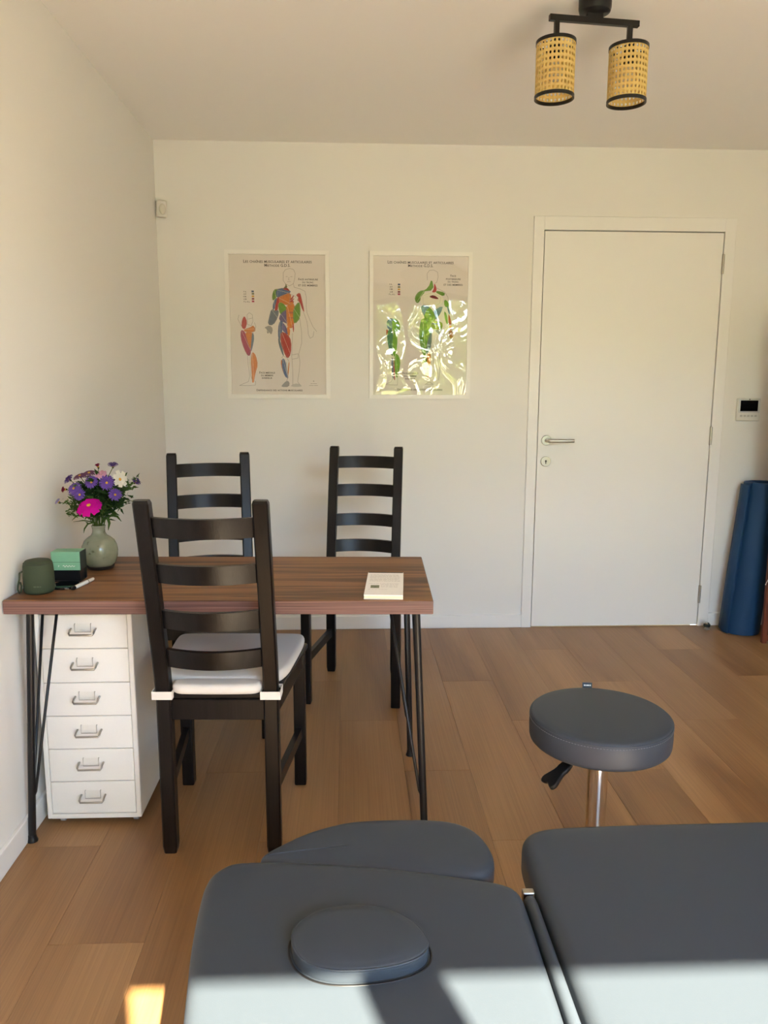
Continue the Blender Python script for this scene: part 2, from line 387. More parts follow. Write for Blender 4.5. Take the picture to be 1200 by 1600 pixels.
# ------------------------------------------------------------------ garden seen in the picture glass
struct('lawn', box(-14, 18, -26, REAR_Y - 0.12, -0.30, -0.14), plain('lawn_grass', (0.10, 0.20, 0.035), 0.9, vary=0.35, bscale=6))
struct('terrace', box(-3, 7, -4.0, REAR_Y - 0.12, -0.14, -0.06), plain('terrace_stone', (0.42, 0.40, 0.36), 0.8, vary=0.1, bscale=4))
def leaf_cloud(n, place, size, seed):
    rnd = random.Random(seed); vs_, fs = [], []
    for i in range(n):
        p = place(rnd); s = size * rnd.uniform(0.6, 1.4)
        q = Matrix.Rotation(rnd.uniform(0, 6.28), 3, 'Z') @ Matrix.Rotation(rnd.uniform(-1.3, 1.3), 3, 'X')
        k = len(vs_)
        for a, b in ((0, -1), (0.55, 0), (0, 1), (-0.55, 0)): vs_.append(p + q @ Vector((a * s, b * s, 0)))
        fs.append((k, k + 1, k + 2, k + 3))
    me = bpy.data.meshes.new('foliage'); me.from_pydata(vs_, [], fs); return me
def foliage(me, mat, parent):
    me.materials.append(mat); o = bpy.data.objects.new('foliage', me); link(o, parent); return tag(o, kind='stuff')
GREENS = [leafy('hedge_leaf', (0.42, 0.50, 0.13), 0.6), leafy('tree_leaf', (0.46, 0.52, 0.15), 0.6), leafy('shrub_leaf', (0.52, 0.52, 0.20), 0.6)]
h = thing('hedge', 'tall clipped green hedge across the garden, reflected in the picture glass', 'hedge', (2.0, -13.5, -0.14))
foliage(leaf_cloud(9500, lambda r: Vector((r.uniform(-8, 9), r.uniform(-0.6, 0.5), 3.8 * r.random() ** 1.1)), 0.17, 1), GREENS[0], h)
for k in range(18): obj('hedge_stem', tube([(-7.6 + k * 0.95, -0.1, 0), (-7.5 + k * 0.95, -0.05, 1.2), (-7.7 + k * 0.95, 0, 2.6)], [0.06, 0.045, 0.02], 8), plain('hedge_bark_%d' % k, (0.10, 0.07, 0.045), 0.9), h, smooth=True)
def tree(x, y, hgt, rad, mat, label, seed):
    t = thing('garden_tree', label, 'tree', (x, y, -0.14), group='garden trees behind the camera')
    def place(r):
        while True:
            p = Vector((r.uniform(-1, 1), r.uniform(-1, 1), r.uniform(-1, 1)))
            if 0.35 < p.length < 1: return Vector((p.x * rad, p.y * rad, hgt * 0.62 + p.z * hgt * 0.38))
    foliage(leaf_cloud(2600, place, 0.17, seed), mat, t)
    obj('trunk', tube([(0, 0, 0), (0.03, 0.02, hgt * 0.3), (0, 0, hgt * 0.6)], [0.12, 0.10, 0.06], 10), plain('bark', (0.10, 0.07, 0.045), 0.9), t, smooth=True)
tree(-1.6, -8.5, 3.6, 1.2, GREENS[1], 'small round garden tree left of the lawn, behind the camera', 2)
tree(5.2, -7.6, 3.3, 1.1, GREENS[2], 'yellow-green garden tree right of the lawn, behind the camera', 3)
def shrub(x, y, s, mat, label, seed):
    t = thing('garden_shrub', label, 'shrub', (x, y, -0.14), group='garden shrubs behind the camera')
    foliage(leaf_cloud(900, lambda r: Vector((max(-s*.7, min(s*.7, r.gauss(0, s * .4))), max(-s*.7, min(s*.7, r.gauss(0, s * .4))), abs(r.gauss(s * .45, s * .3)))), 0.09, seed), mat, t)
shrub(0.9, -6.6, 1.3, GREENS[2], 'pale leafy shrub in the middle of the lawn, behind the camera', 4)
shrub(3.0, -9.2, 1.2, GREENS[1], 'larger green shrub before the hedge, behind the camera', 5)

# ------------------------------------------------------------------ massage table
VN = M['vinyl']; TZ = 0.50
mt = thing('massage_table', 'slate grey padded massage table with face-hole head section, in the foreground', 'massage table', (0, 0, 0))
head_pts = [(0.700, 1.190), (0.725, 1.208), (0.813, 1.206), (0.973, 1.184), (1.10, 1.152), (1.163, 1.134), (1.187, 1.112), (1.188, 1.06), (1.187, 0.95), (1.187, 0.85), (1.184, 0.80), (1.160, 0.782),
            (1.06, 0.765), (0.95, 0.757), (0.80, 0.752), (0.74, 0.755), (0.715, 0.775), (0.710, 0.84), (0.700, 0.925), (0.688, 1.02), (0.683, 1.12), (0.685, 1.165)]
head = obj('head_section', pad(smooth_loop(head_pts, 2), TZ - 0.075, TZ - 0.002, 0.022, 0.0022), VN, mt, smooth=True)
egg = [(0.832, 0.985), (0.840, 1.020), (0.872, 1.045), (0.920, 1.053), (0.968, 1.046), (1.008, 1.016), (1.027, 0.975), (1.020, 0.945), (0.985, 0.926), (0.930, 0.918), (0.880, 0.921), (0.845, 0.945)]
eggs = smooth_loop(egg, 3)
plug = obj('face_hole_plug', pad(eggs, TZ - 0.004, TZ + 0.021, 0.007, 0.004), VN, mt, smooth=True)
ring = [(x, y, TZ + 0.0175) for x, y in inset(eggs, 0.0012)]
obj('piping', tube(ring + ring[:1], 0.0018, 6, cap=False), VN, plug, smooth=True)
rim = [(x, y, TZ - 0.0008) for x, y in inset(eggs, -0.004)]
obj('hole_rim_seam', tube(rim + rim[:1], 0.0022, 6, cap=False), M['black_plastic'], head, smooth=True)
strip = []
prof = [(1.1895, TZ - 0.035), (1.1895, TZ - 0.016), (1.1925, TZ - 0.010), (1.1985, TZ - 0.008), (1.2045, TZ - 0.010), (1.2075, TZ - 0.016), (1.2075, TZ - 0.035)]
secs = []
for y, k in ((0.72, .6), (0.727, .85), (0.735, 1), (0.93, 1), (1.09, 1), (1.104, .85), (1.112, .45)):
    secs.append([(1.1985 + (x - 1.1985) * (0.8 + 0.2 * k), y, TZ - 0.035 + (z - TZ + 0.035) * k) for x, z in prof])
obj('hinge_filler_strip', loft(secs), VN, mt, smooth=True, angle=60)
obj('hinge_bracket', box(1.190, 1.209, 1.113, 1.126, TZ - 0.040, TZ - 0.014, 0.002), M['steel'], mt)
body_pts = [(1.211, 1.215), (1.218, 1.252), (1.240, 1.274), (1.285, 1.286), (1.45, 1.290), (1.90, 1.290), (2.40, 1.288), (2.50, 1.280), (2.545, 1.24), (2.552, 0.985), (2.545, 0.73), (2.50, 0.692), (2.40, 0.684), (1.90, 0.682), (1.45, 0.682), (1.285, 0.686), (1.240, 0.698), (1.218, 0.720), (1.211, 0.757), (1.211, 0.90), (1.211, 1.05)]
obj('body_section', pad(smooth_loop(body_pts, 2), TZ - 0.075, TZ, 0.022, 0.0025), VN, mt, smooth=True)
arm_pts = [(0.757, 1.243), (0.796, 1.281), (0.839, 1.316), (0.905, 1.346), (0.960, 1.352), (1.004, 1.352), (1.060, 1.350), (1.110, 1.340), (1.146, 1.312), (1.164, 1.262), (1.166, 1.215), (1.150, 1.180), (1.120, 1.172), (0.975, 1.199), (0.82, 1.220), (0.775, 1.226)]
ar = obj('arm_rest', pad(smooth_loop(arm_pts, 2), TZ - 0.072, TZ - 0.020, 0.016, 0.002), VN, mt, smooth=True)
obj('arm_bracket', tube([(1.0, 1.12, TZ - 0.088), (1.0, 1.29, TZ - 0.088), (1.0, 1.30, TZ - 0.078)], 0.011, 10), M['black_metal'], mt, smooth=True)
fr_ = box(0.78, 2.46, 0.80, 0.84, TZ - 0.125, TZ - 0.076, 0.004, 1)
box(0.78, 2.46, 1.08, 1.12, TZ - 0.125, TZ - 0.076, 0.004, 1, bm=fr_)
for x in (1.10, 1.36, 1.85, 2.42): box(x, x + 0.04, 0.84, 1.08, TZ - 0.125, TZ - 0.076, bm=fr_)
obj('top_frame', fr_, M['black_metal'], mt)
for x in (1.42, 2.28):
    bm = box(x, x + 0.06, 0.93, 0.99, 0.07, TZ - 0.125, 0.004, 1)
    obj('column', bm, M['black_metal'], mt)
    b = box(x, x + 0.06, 0.72, 1.22, 0.03, 0.075, 0.006, 1); obj('foot_beam', b, M['black_metal'], mt)
    for y in (0.75, 1.19): obj('rubber_foot', lathe([(0, 0), (0.024, 0), (0.024, 0.012), (0.016, 0.031), (0, 0.031)], 16), M['black_plastic'], mt, (x + 0.03, y, 0), smooth=True, angle=40)
obj('base_beam', box(1.48, 2.28, 0.94, 0.98, 0.035, 0.070, 0.004, 1), M['black_metal'], mt)

# ------------------------------------------------------------------ stool
st = thing('rolling_stool', 'round slate grey swivel stool on chrome column behind the massage table', 'stool', (1.549, 1.842, 0))
SR, S0, S1 = 0.175, 0.388, 0.460
pr = [(0, S0), (SR - 0.012, S0)] + [(SR - 0.012 + 0.012 * math.sin(R(a)), S0 + 0.012 * (1 - math.cos(R(a)))) for a in (30, 60, 90)]
pr += [(SR + 0.001, (S0 + S1) / 2), (SR, S1 - 0.009)] + [(SR - 0.009 + 0.009 * math.cos(R(a)), S1 - 0.009 + 0.009 * math.sin(R(a))) for a in (30, 60, 85)] + [(SR - 0.03, S1 + 0.001), (SR - 0.08, S1 + 0.003), (0, S1 + 0.004)]
seat = obj('seat', lathe(pr, 72), VN, st, smooth=True, angle=60)
rg = [((SR - 0.0005) * math.cos(2 * math.pi * k / 72), (SR - 0.0005) * math.sin(2 * math.pi * k / 72), S1 - 0.0065) for k in range(73)]
obj('seam', tube(rg, 0.0014, 6, cap=False), VN, seat, smooth=True)
bm = bmesh.new()
for k in range(150):
    a0 = 2 * math.pi * k / 150; a1 = a0 + 0.6 * 2 * math.pi / 150; r_ = SR + 0.0008
    tube([(r_ * math.cos(a0), r_ * math.sin(a0), S1 - 0.0125), (r_ * math.cos(a1), r_ * math.sin(a1), S1 - 0.0125)], 0.0007, 5, bm=bm)
tag(obj('stitching', bm, M['thread'], seat), kind='stuff')
tg = obj('brand_tag', box(-0.013, 0.013, -0.001, 0.001, 0, 0.018), M['black_plastic'], seat, (0.020, SR + 0.001, S1 - 0.008), (R(-14), 0, R(-6)))
bm = bmesh.new()
for i, w in enumerate((0.0022, 0.0022, 0.0026, 0.002, 0.0022)): box(-0.009 + i * 0.004, -0.009 + i * 0.004 + w, -0.0014, -0.0009, 0.009, 0.0125, bm=bm)
obj('tag_print', bm, M['white_paper'], tg)
obj('column', lathe([(0, 0.055), (0.026, 0.055), (0.026, 0.376), (0, 0.376)], 32), M['chrome'], st, smooth=True, angle=40)
obj('collar', lathe([(0, 0.356), (0.0275, 0.356), (0.0285, 0.374), (0.030, 0.389), (0, 0.389)], 32), M['black_plastic'], st, smooth=True, angle=40)
lv = tube([(-0.028, -0.02, 0.376), (-0.062, -0.030, 0.360), (-0.095, -0.036, 0.336)], 0.0048, 8)
lever = obj('lever_rod', lv, M['black_metal'], st, smooth=True)
pd = [(-0.016, 0.0), (-0.014, 0.012), (-0.020, 0.030), (-0.025, 0.044), (-0.020, 0.056), (-0.009, 0.054), (0.000, 0.049), (0.009, 0.054), (0.020, 0.056), (0.025, 0.044), (0.020, 0.030), (0.014, 0.012), (0.016, 0.0), (0.010, -0.022), (-0.010, -0.022)]
dv = Vector((-0.066, -0.022, -0.050)).normalized()
paddle = obj('lever_paddle', pad(smooth_loop([(x * 1.12, y * 1.12) for x, y in pd], 1), -0.006, 0.006, 0.004), M['black_plastic'], st, (-0.098, -0.037, 0.333), smooth=True)
zx = dv.cross(Vector((0, 0, 1))).normalized(); zz = zx.cross(dv)
paddle.rotation_euler = Matrix((zx, dv, zz)).transposed().to_euler()
for k in range(5):
    a = R(74 + 72 * k)
    lg = obj('base_arm', loft([[(0.02, -0.020, 0.052), (0.02, 0.020, 0.052), (0.02, 0.020, 0.075), (0.02, -0.020, 0.075)], [(0.175, -0.013, 0.050), (0.175, 0.013, 0.050), (0.175, 0.013, 0.062), (0.175, -0.013, 0.062)]]), M['chrome'], st, rot=(0, 0, a))
    bm = lathe([(0, -0.014), (0.016, -0.014), (0.020, -0.010), (0.020, 0.010), (0.016, 0.014), (0, 0.014)], 20)
    obj('caster', bm, M['black_plastic'], lg, (0.160, 0, 0.020), (R(90), 0, 0), True, 40)
    obj('caster_fork', box(0.148, 0.172, -0.0105, 0.0105, 0.0385, 0.053, 0.003, 1), M['black_plastic'], lg)

# ------------------------------------------------------------------ desk
DZ = 0.71; desk_rz = -0.0325
dk = thing('desk', 'walnut desk with thick top and black hairpin legs against the left wall', 'desk', (0.580, 2.292, 0), desk_rz)
DW, DD, DT = 0.568, 0.266, 0.038
top = obj('tabletop', box(-DW, DW, -DD, DD, DZ - DT, DZ, 0.0022, 2), M['desk'], dk)
eb = box(-DW, DW, -DD - 0.0012, -DD + 0.001, DZ - DT + 0.0012, DZ - 0.0014, 0.0004, 1)
obj('front_edge_band', eb, M['desk_edge'], top)
obj('side_edge_band', box(DW - 0.001, DW + 0.0012, -DD, DD, DZ - DT + 0.0012, DZ - 0.0014, 0.0004, 1), wood('walnut_side_edge', [(0.150, 0.070, 0.050), (0.250, 0.125, 0.090)], (60, 0.7, 90), 0.45, 1.1), top)
for sx in (-1, 1):
    for sy in (-1, 1):
        tx, ty = sx * (DW - 0.045), sy * (DD - 0.036)
        fx, fy = sx * (DW - 0.022), sy * (DD - 0.010) + 0.022
        if sx > 0: tx, fx = (DW - 0.042, DW - 0.012) if sy < 0 else (DW - 0.052, DW - 0.030)
        if sx < 0: tx, fx = -0.514, -0.552
        zt = DZ - DT
        lg = obj('leg', tube([(tx, ty, zt), (fx, fy, 0.012)], 0.0105, 14), M['black_metal'], dk, smooth=True, angle=50)
        j = 0.145 / zt
        jx, jy = fx + (tx - fx) * 0.19, fy + (ty - fy) * 0.19
        for ax, ay in ((-sx * 0.070, -sy * 0.006), (-sx * 0.006, -sy * 0.070)):
            p0 = Vector((tx + ax, ty + ay, zt)); p1 = Vector((jx + ax * 0.16, jy + ay * 0.16, 0.150)); p2 = Vector((jx + ax * 0.05, jy + ay * 0.05, 0.132))
            obj('brace_rod', tube([p0, p1, p2, (jx, jy, 0.128)], 0.0042, 8), M['black_metal'], lg, smooth=True)
        px, py = tx - sx * 0.03, ty - sy * 0.03
        obj('mounting_plate', box(px - 0.055, px + 0.055, py - 0.045, py + 0.045, zt - 0.004, zt, 0.001, 1), M['black_metal'], lg)
        obj('foot_cap', lathe([(0, 0), (0.015, 0), (0.015, 0.004), (0.012, 0.010), (0.011, 0.020), (0, 0.020)], 16), M['black_plastic'], lg, (fx, fy, 0), smooth=True, angle=40)

# ------------------------------------------------------------------ chairs
def make_chair(name, label, loc, rz, cushion):
    t = thing(name, label, 'chair', loc, rz, 'ladder-back chairs around the desk'); C_ = M['chair']
    pz = [0.0, 0.02, 0.30, 0.45, 0.52, 0.60, 0.70, 0.80, 0.90, 0.992, 1.0]
    def py_(z): return -0.185 - (0.0 if z < 0.44 else 0.125 * ((z - 0.44) / 0.56) ** 1.15)
    for s in (-1, 1):
        secs = []
        for z in pz:
            k = 1.0 if 0.01 < z < 0.995 else 0.86
            hw, hd = 0.0195 * k, 0.0185 * k; xc = s * 0.143; yc = py_(z); ch = 0.004
            secs.append([(xc - hw + ch, yc - hd, z), (xc + hw - ch, yc - hd, z), (xc + hw, yc - hd + ch, z), (xc + hw, yc + hd - ch, z), (xc + hw - ch, yc + hd, z), (xc - hw + ch, yc + hd, z), (xc - hw, yc + hd - ch, z), (xc - hw, yc - hd + ch, z)])
        obj('back_post', loft(secs), C_, t)
        obj('leg', box(s * 0.180 - 0.0185, s * 0.180 + 0.0185, 0.1665, 0.2035, 0, 0.447, 0.004, 2), C_, t)
        # side rail and stretcher run from the narrower back to the wider front
        for nm, z0, z1, hw in (('side_rail', 0.392, 0.446, 0.010), ('side_stretcher', 0.165, 0.200, 0.009)):
            a = (s * 0.145, -0.168); b = (s * 0.180, 0.168)
            obj(nm, loft([[(a[0] - hw, a[1], z0), (a[0] + hw, a[1], z0), (a[0] + hw, a[1], z1), (a[0] - hw, a[1], z1)], [(b[0] - hw, b[1], z0), (b[0] + hw, b[1], z0), (b[0] + hw, b[1], z1), (b[0] - hw, b[1], z1)]]), C_, t)
    for zc in (0.931, 0.809, 0.681, 0.569):
        z0, z1 = zc - 0.0255, zc + 0.0255; secs = []
        for i in range(13):
            u = -1 + 2 * i / 12; x = u * 0.126; bow = 0.032 * (1 - u * u)
            yb0, yb1 = py_(z0) - bow, py_(z1) - bow; lift = 0.0
            secs.append([(x, yb0 - 0.008, z0), (x, yb0 + 0.008, z0), (x, yb1 + 0.008, z1 + lift), (x, yb1 - 0.008, z1 + lift)])
        obj('slat', loft(secs), C_, t, smooth=True, angle=40)
    obj('back_rail', box(-0.124, 0.124, -0.197, -0.177, 0.388, 0.446, 0.002, 1), C_, t)
    obj('front_rail', box(-0.162, 0.162, 0.176, 0.194, 0.392, 0.446, 0.002, 1), C_, t)
    so = [(-0.122, -0.196), (0.122, -0.196), (0.1245, -0.164), (0.166, -0.160), (0.206, 0.205), (0.195, 0.216), (-0.195, 0.216), (-0.206, 0.205), (-0.166, -0.160), (-0.1245, -0.164)]
    obj('seat', pad(so, 0.447, 0.464, 0.004, 0, 2), C_, t)
    if cushion:
        co = smooth_loop([(-0.128, -0.1620), (-0.05, -0.170), (0.05, -0.170), (0.128, -0.1620), (0.175, -0.11), (0.188, 0.02), (0.199, 0.15), (0.197, 0.206), (0.150, 0.214), (0, 0.214), (-0.150, 0.214), (-0.197, 0.206), (-0.199, 0.15), (-0.188, 0.02), (-0.175, -0.11)], 2)
        cu = obj('cushion', pad(co, 0.464, 0.498, 0.014, 0.006), M['cushion'], t, smooth=True)
        cn = smooth_loop([(-0.121, -0.212), (-0.05, -0.217), (0.05, -0.217), (0.121, -0.212), (0.121, -0.15), (-0.121, -0.15)], 2)
        obj('cushion_back_roll', pad(cn, 0.464, 0.493, 0.013, 0.0), M['cushion'], cu, smooth=True)
        for s in (-1, 1):
            lo = [(s * 0.118, -0.2125), (s * 0.168, -0.2125), (s * 0.168, -0.1585), (s * 0.118, -0.1585)]
            bm = bmesh.new()
            o_ = inset(lo, -0.0025); 
            for z in (0.452, 0.474): pass
            rings = [[bm.verts.new((x, y, z)) for x, y in q] for q, z in ((lo, 0.452), (o_, 0.452), (o_, 0.474), (lo, 0.474))]
            for a, b in zip(rings, rings[1:] + rings[:1]):
                for k in range(4): bm.faces.new((a[k], a[(k + 1) % 4], b[(k + 1) % 4], b[k]))
            obj('tie_strap', bm, M['cushion'], cu)
        for x, y in ((-0.07, -0.02), (0.07, -0.02), (-0.07, 0.11), (0.07, 0.11)):
            pass
    return t
make_chair('ladder_back_chair', 'black-brown ladder-back chair with cream cushion, seen from behind in front of desk', (0.572, 2.195, 0), -0.035, True)
make_chair('ladder_back_chair', 'black-brown ladder-back chair behind the desk, nearest the left wall', (0.406, 2.865, 0), math.pi + 0.17, False)
make_chair('ladder_back_chair', 'black-brown ladder-back chair behind the notepad end of the desk', (0.950, 3.173, 0), math.pi - 0.149, False)

# ------------------------------------------------------------------ drawer cabinet
cb = thing('drawer_unit', 'narrow white metal unit of six drawers under the desk', 'drawer unit', (0.172, 2.150, 0), 0.0)
CW, CD0, C0, C1 = 0.135, 0.40, 0.022, 0.650
bd = box(-CW, -CW + 0.014, 0, CD0, C0, C1, 0.002, 1)
box(CW - 0.014, CW, 0, CD0, C0, C1, 0.002, 1, bm=bd); box(-CW + 0.012, CW - 0.012, CD0 - 0.01, CD0, C0, C1, bm=bd)
box(-CW + 0.012, CW - 0.012, 0, CD0, C1 - 0.010, C1, 0.001, 1, bm=bd); box(-CW + 0.012, CW - 0.012, 0, CD0, C0, C0 + 0.014, 0.001, 1, bm=bd)
obj('body', bd, M['cab'], cb)
for k in range(6):
    z0 = 0.0375 + k * 0.1003; z1 = z0 + 0.0985
    dr = obj('drawer', box(-CW + 0.0152, CW - 0.0152, 0.001, 0.36, z0, z1, 0.0015, 1), M['cab'], cb)
    zc = z0 + 0.052
    hp = [(-0.034, 0.001, zc + 0.006), (-0.034, -0.012, zc + 0.004)] + [(-0.034, -0.020, zc - 0.001), (-0.031, -0.024, zc - 0.005), (0.031, -0.024, zc - 0.005), (0.034, -0.020, zc - 0.001), (0.034, -0.012, zc + 0.004), (0.034, 0.001, zc + 0.006)]
    obj('wire_handle', tube(hp, 0.0030, 8), M['steel'], dr, smooth=True)
    obj('label_holder', box(-0.022, 0.022, -0.004, -0.002, zc - 0.001, zc + 0.022, 0.0005, 1), M['clear'], dr)
    bm = tube([(-0.022, -0.001, zc + 0.022), (-0.022, -0.005, zc + 0.020), (-0.022, -0.005, zc - 0.002), (0.022, -0.005, zc - 0.002), (0.022, -0.005, zc + 0.020), (0.022, -0.001, zc + 0.022)], 0.0010, 6)
    obj('holder_wire', bm, M['steel'], dr, smooth=True)
for x in (-0.10, 0.112):
    for y in (0.03, CD0 - 0.04):
        obj('caster', lathe([(0, -0.007), (0.010, -0.007), (0.0112, -0.005), (0.0112, 0.005), (0.010, 0.007), (0, 0.007)], 16), plain('caster_grey', (0.35, 0.36, 0.37), 0.5), cb, (x, y, 0.0112), (0, R(90), 0), True, 40)

# ------------------------------------------------------------------ ceiling lamp
lp = thing('ceiling_lamp', 'black two-arm ceiling lamp with woven cane shades', 'lamp', (1.653, 2.512, CEIL), 0.113)
BZ = 2.345 - CEIL
obj('canopy', lathe([(0, 0), (0.048, 0), (0.048, -0.028), (0.045, -0.038), (0.038, -0.042), (0, -0.042)], 36), M['black_metal'], lp, smooth=True, angle=40)
bar = tube([(-0.1405, 0, BZ), (0.1405, 0, BZ)], 0.0095, 4)
obj('cross_bar', box(-0.1405, 0.1405, -0.0075, 0.0075, BZ - 0.0085, BZ + 0.0085, 0.001, 1), M['black_metal'], lp)
obj('neck', box(-0.024, 0.024, -0.0075, 0.0075, BZ + 0.006, -0.040), M['black_metal'], lp)
SH, SRd, NR, NC = 0.160, 0.0575, 9, 30
for sx in (-0.117, 0.113):
    stem = obj('arm_stem', box(sx - 0.007, sx + 0.007, -0.007, 0.007, BZ - 0.066, BZ - 0.006, 0.001, 1), M['black_metal'], lp)
    zt = BZ - 0.064
    bm = bmesh.new(); rows = NR; dz = (SH - 0.016) / rows; z_top = zt - 0.008
    def cp(u, v):  # u column, v row
        a = 2 * math.pi * u / NC; return (sx + SRd * math.cos(a), SRd * math.sin(a), z_top - v * dz)
    vc = {}
    def V_(u, v):
        key = (round(u, 4) % NC, round(v, 4))
        if key not in vc: vc[key] = bm.verts.new(cp(u, v))
        return vc[key]
    for r_ in range(rows):
        for k in range(NC):
            o_ = [V_(k, r_), V_(k + .5, r_), V_(k + 1, r_), V_(k + 1, r_ + .5), V_(k + 1, r_ + 1), V_(k + .5, r_ + 1), V_(k, r_ + 1), V_(k, r_ + .5)]
            i_ = [bm.verts.new(cp(k + .5 + .27 * math.cos(R(a)), r_ + .5 + .27 * math.sin(R(a)))) for a in (225, 270, 315, 0, 45, 90, 135, 180)]
            for q in range(8): bm.faces.new((o_[q], o_[(q + 1) % 8], i_[(q + 1) % 8], i_[q]))
    sh = obj('lamp_shade', bm, M['cane'], lp, smooth=True)
    md = sh.modifiers.new('weave_thickness', 'SOLIDIFY'); md.thickness = 0.0012
    for zz_ in (zt - 0.0045, zt - SH + 0.0045):
        b2 = lathe([(SRd - 0.0022, -0.0048), (SRd + 0.0016, -0.0048), (SRd + 0.0016, 0.0048), (SRd - 0.0022, 0.0048), (SRd - 0.0022, -0.0048)], 40, cap=False)
        obj('shade_rim', b2, M['black_metal'], sh, (sx, 0, zz_), smooth=True, angle=40)
    b2 = lathe([(0, zt), (0.019, zt), (0.019, zt - 0.045), (0.015, zt - 0.050), (0, zt - 0.050)], 20)
    obj('bulb_socket', b2, M['black_plastic'], stem, (sx, 0, 0), smooth=True, angle=40)
    b2 = tube([(sx - SRd, 0, zt - 0.004), (sx + SRd, 0, zt - 0.004)], 0.002, 6); tube([(sx, -SRd, zt - 0.004), (sx, SRd, zt - 0.004)], 0.002, 6, bm=b2)
    obj('spider_frame', b2, M['black_metal'], stem)
    b2 = lathe([(0, zt - 0.05), (0.013, zt - 0.052), (0.022, zt - 0.072), (0.025, zt - 0.085), (0.022, zt - 0.100), (0.013, zt - 0.109), (0, zt - 0.112)], 20)
    obj('bulb', b2, plain('frosted_bulb', (0.8, 0.78, 0.72), 0.4), stem, (sx, 0, 0), smooth=True)

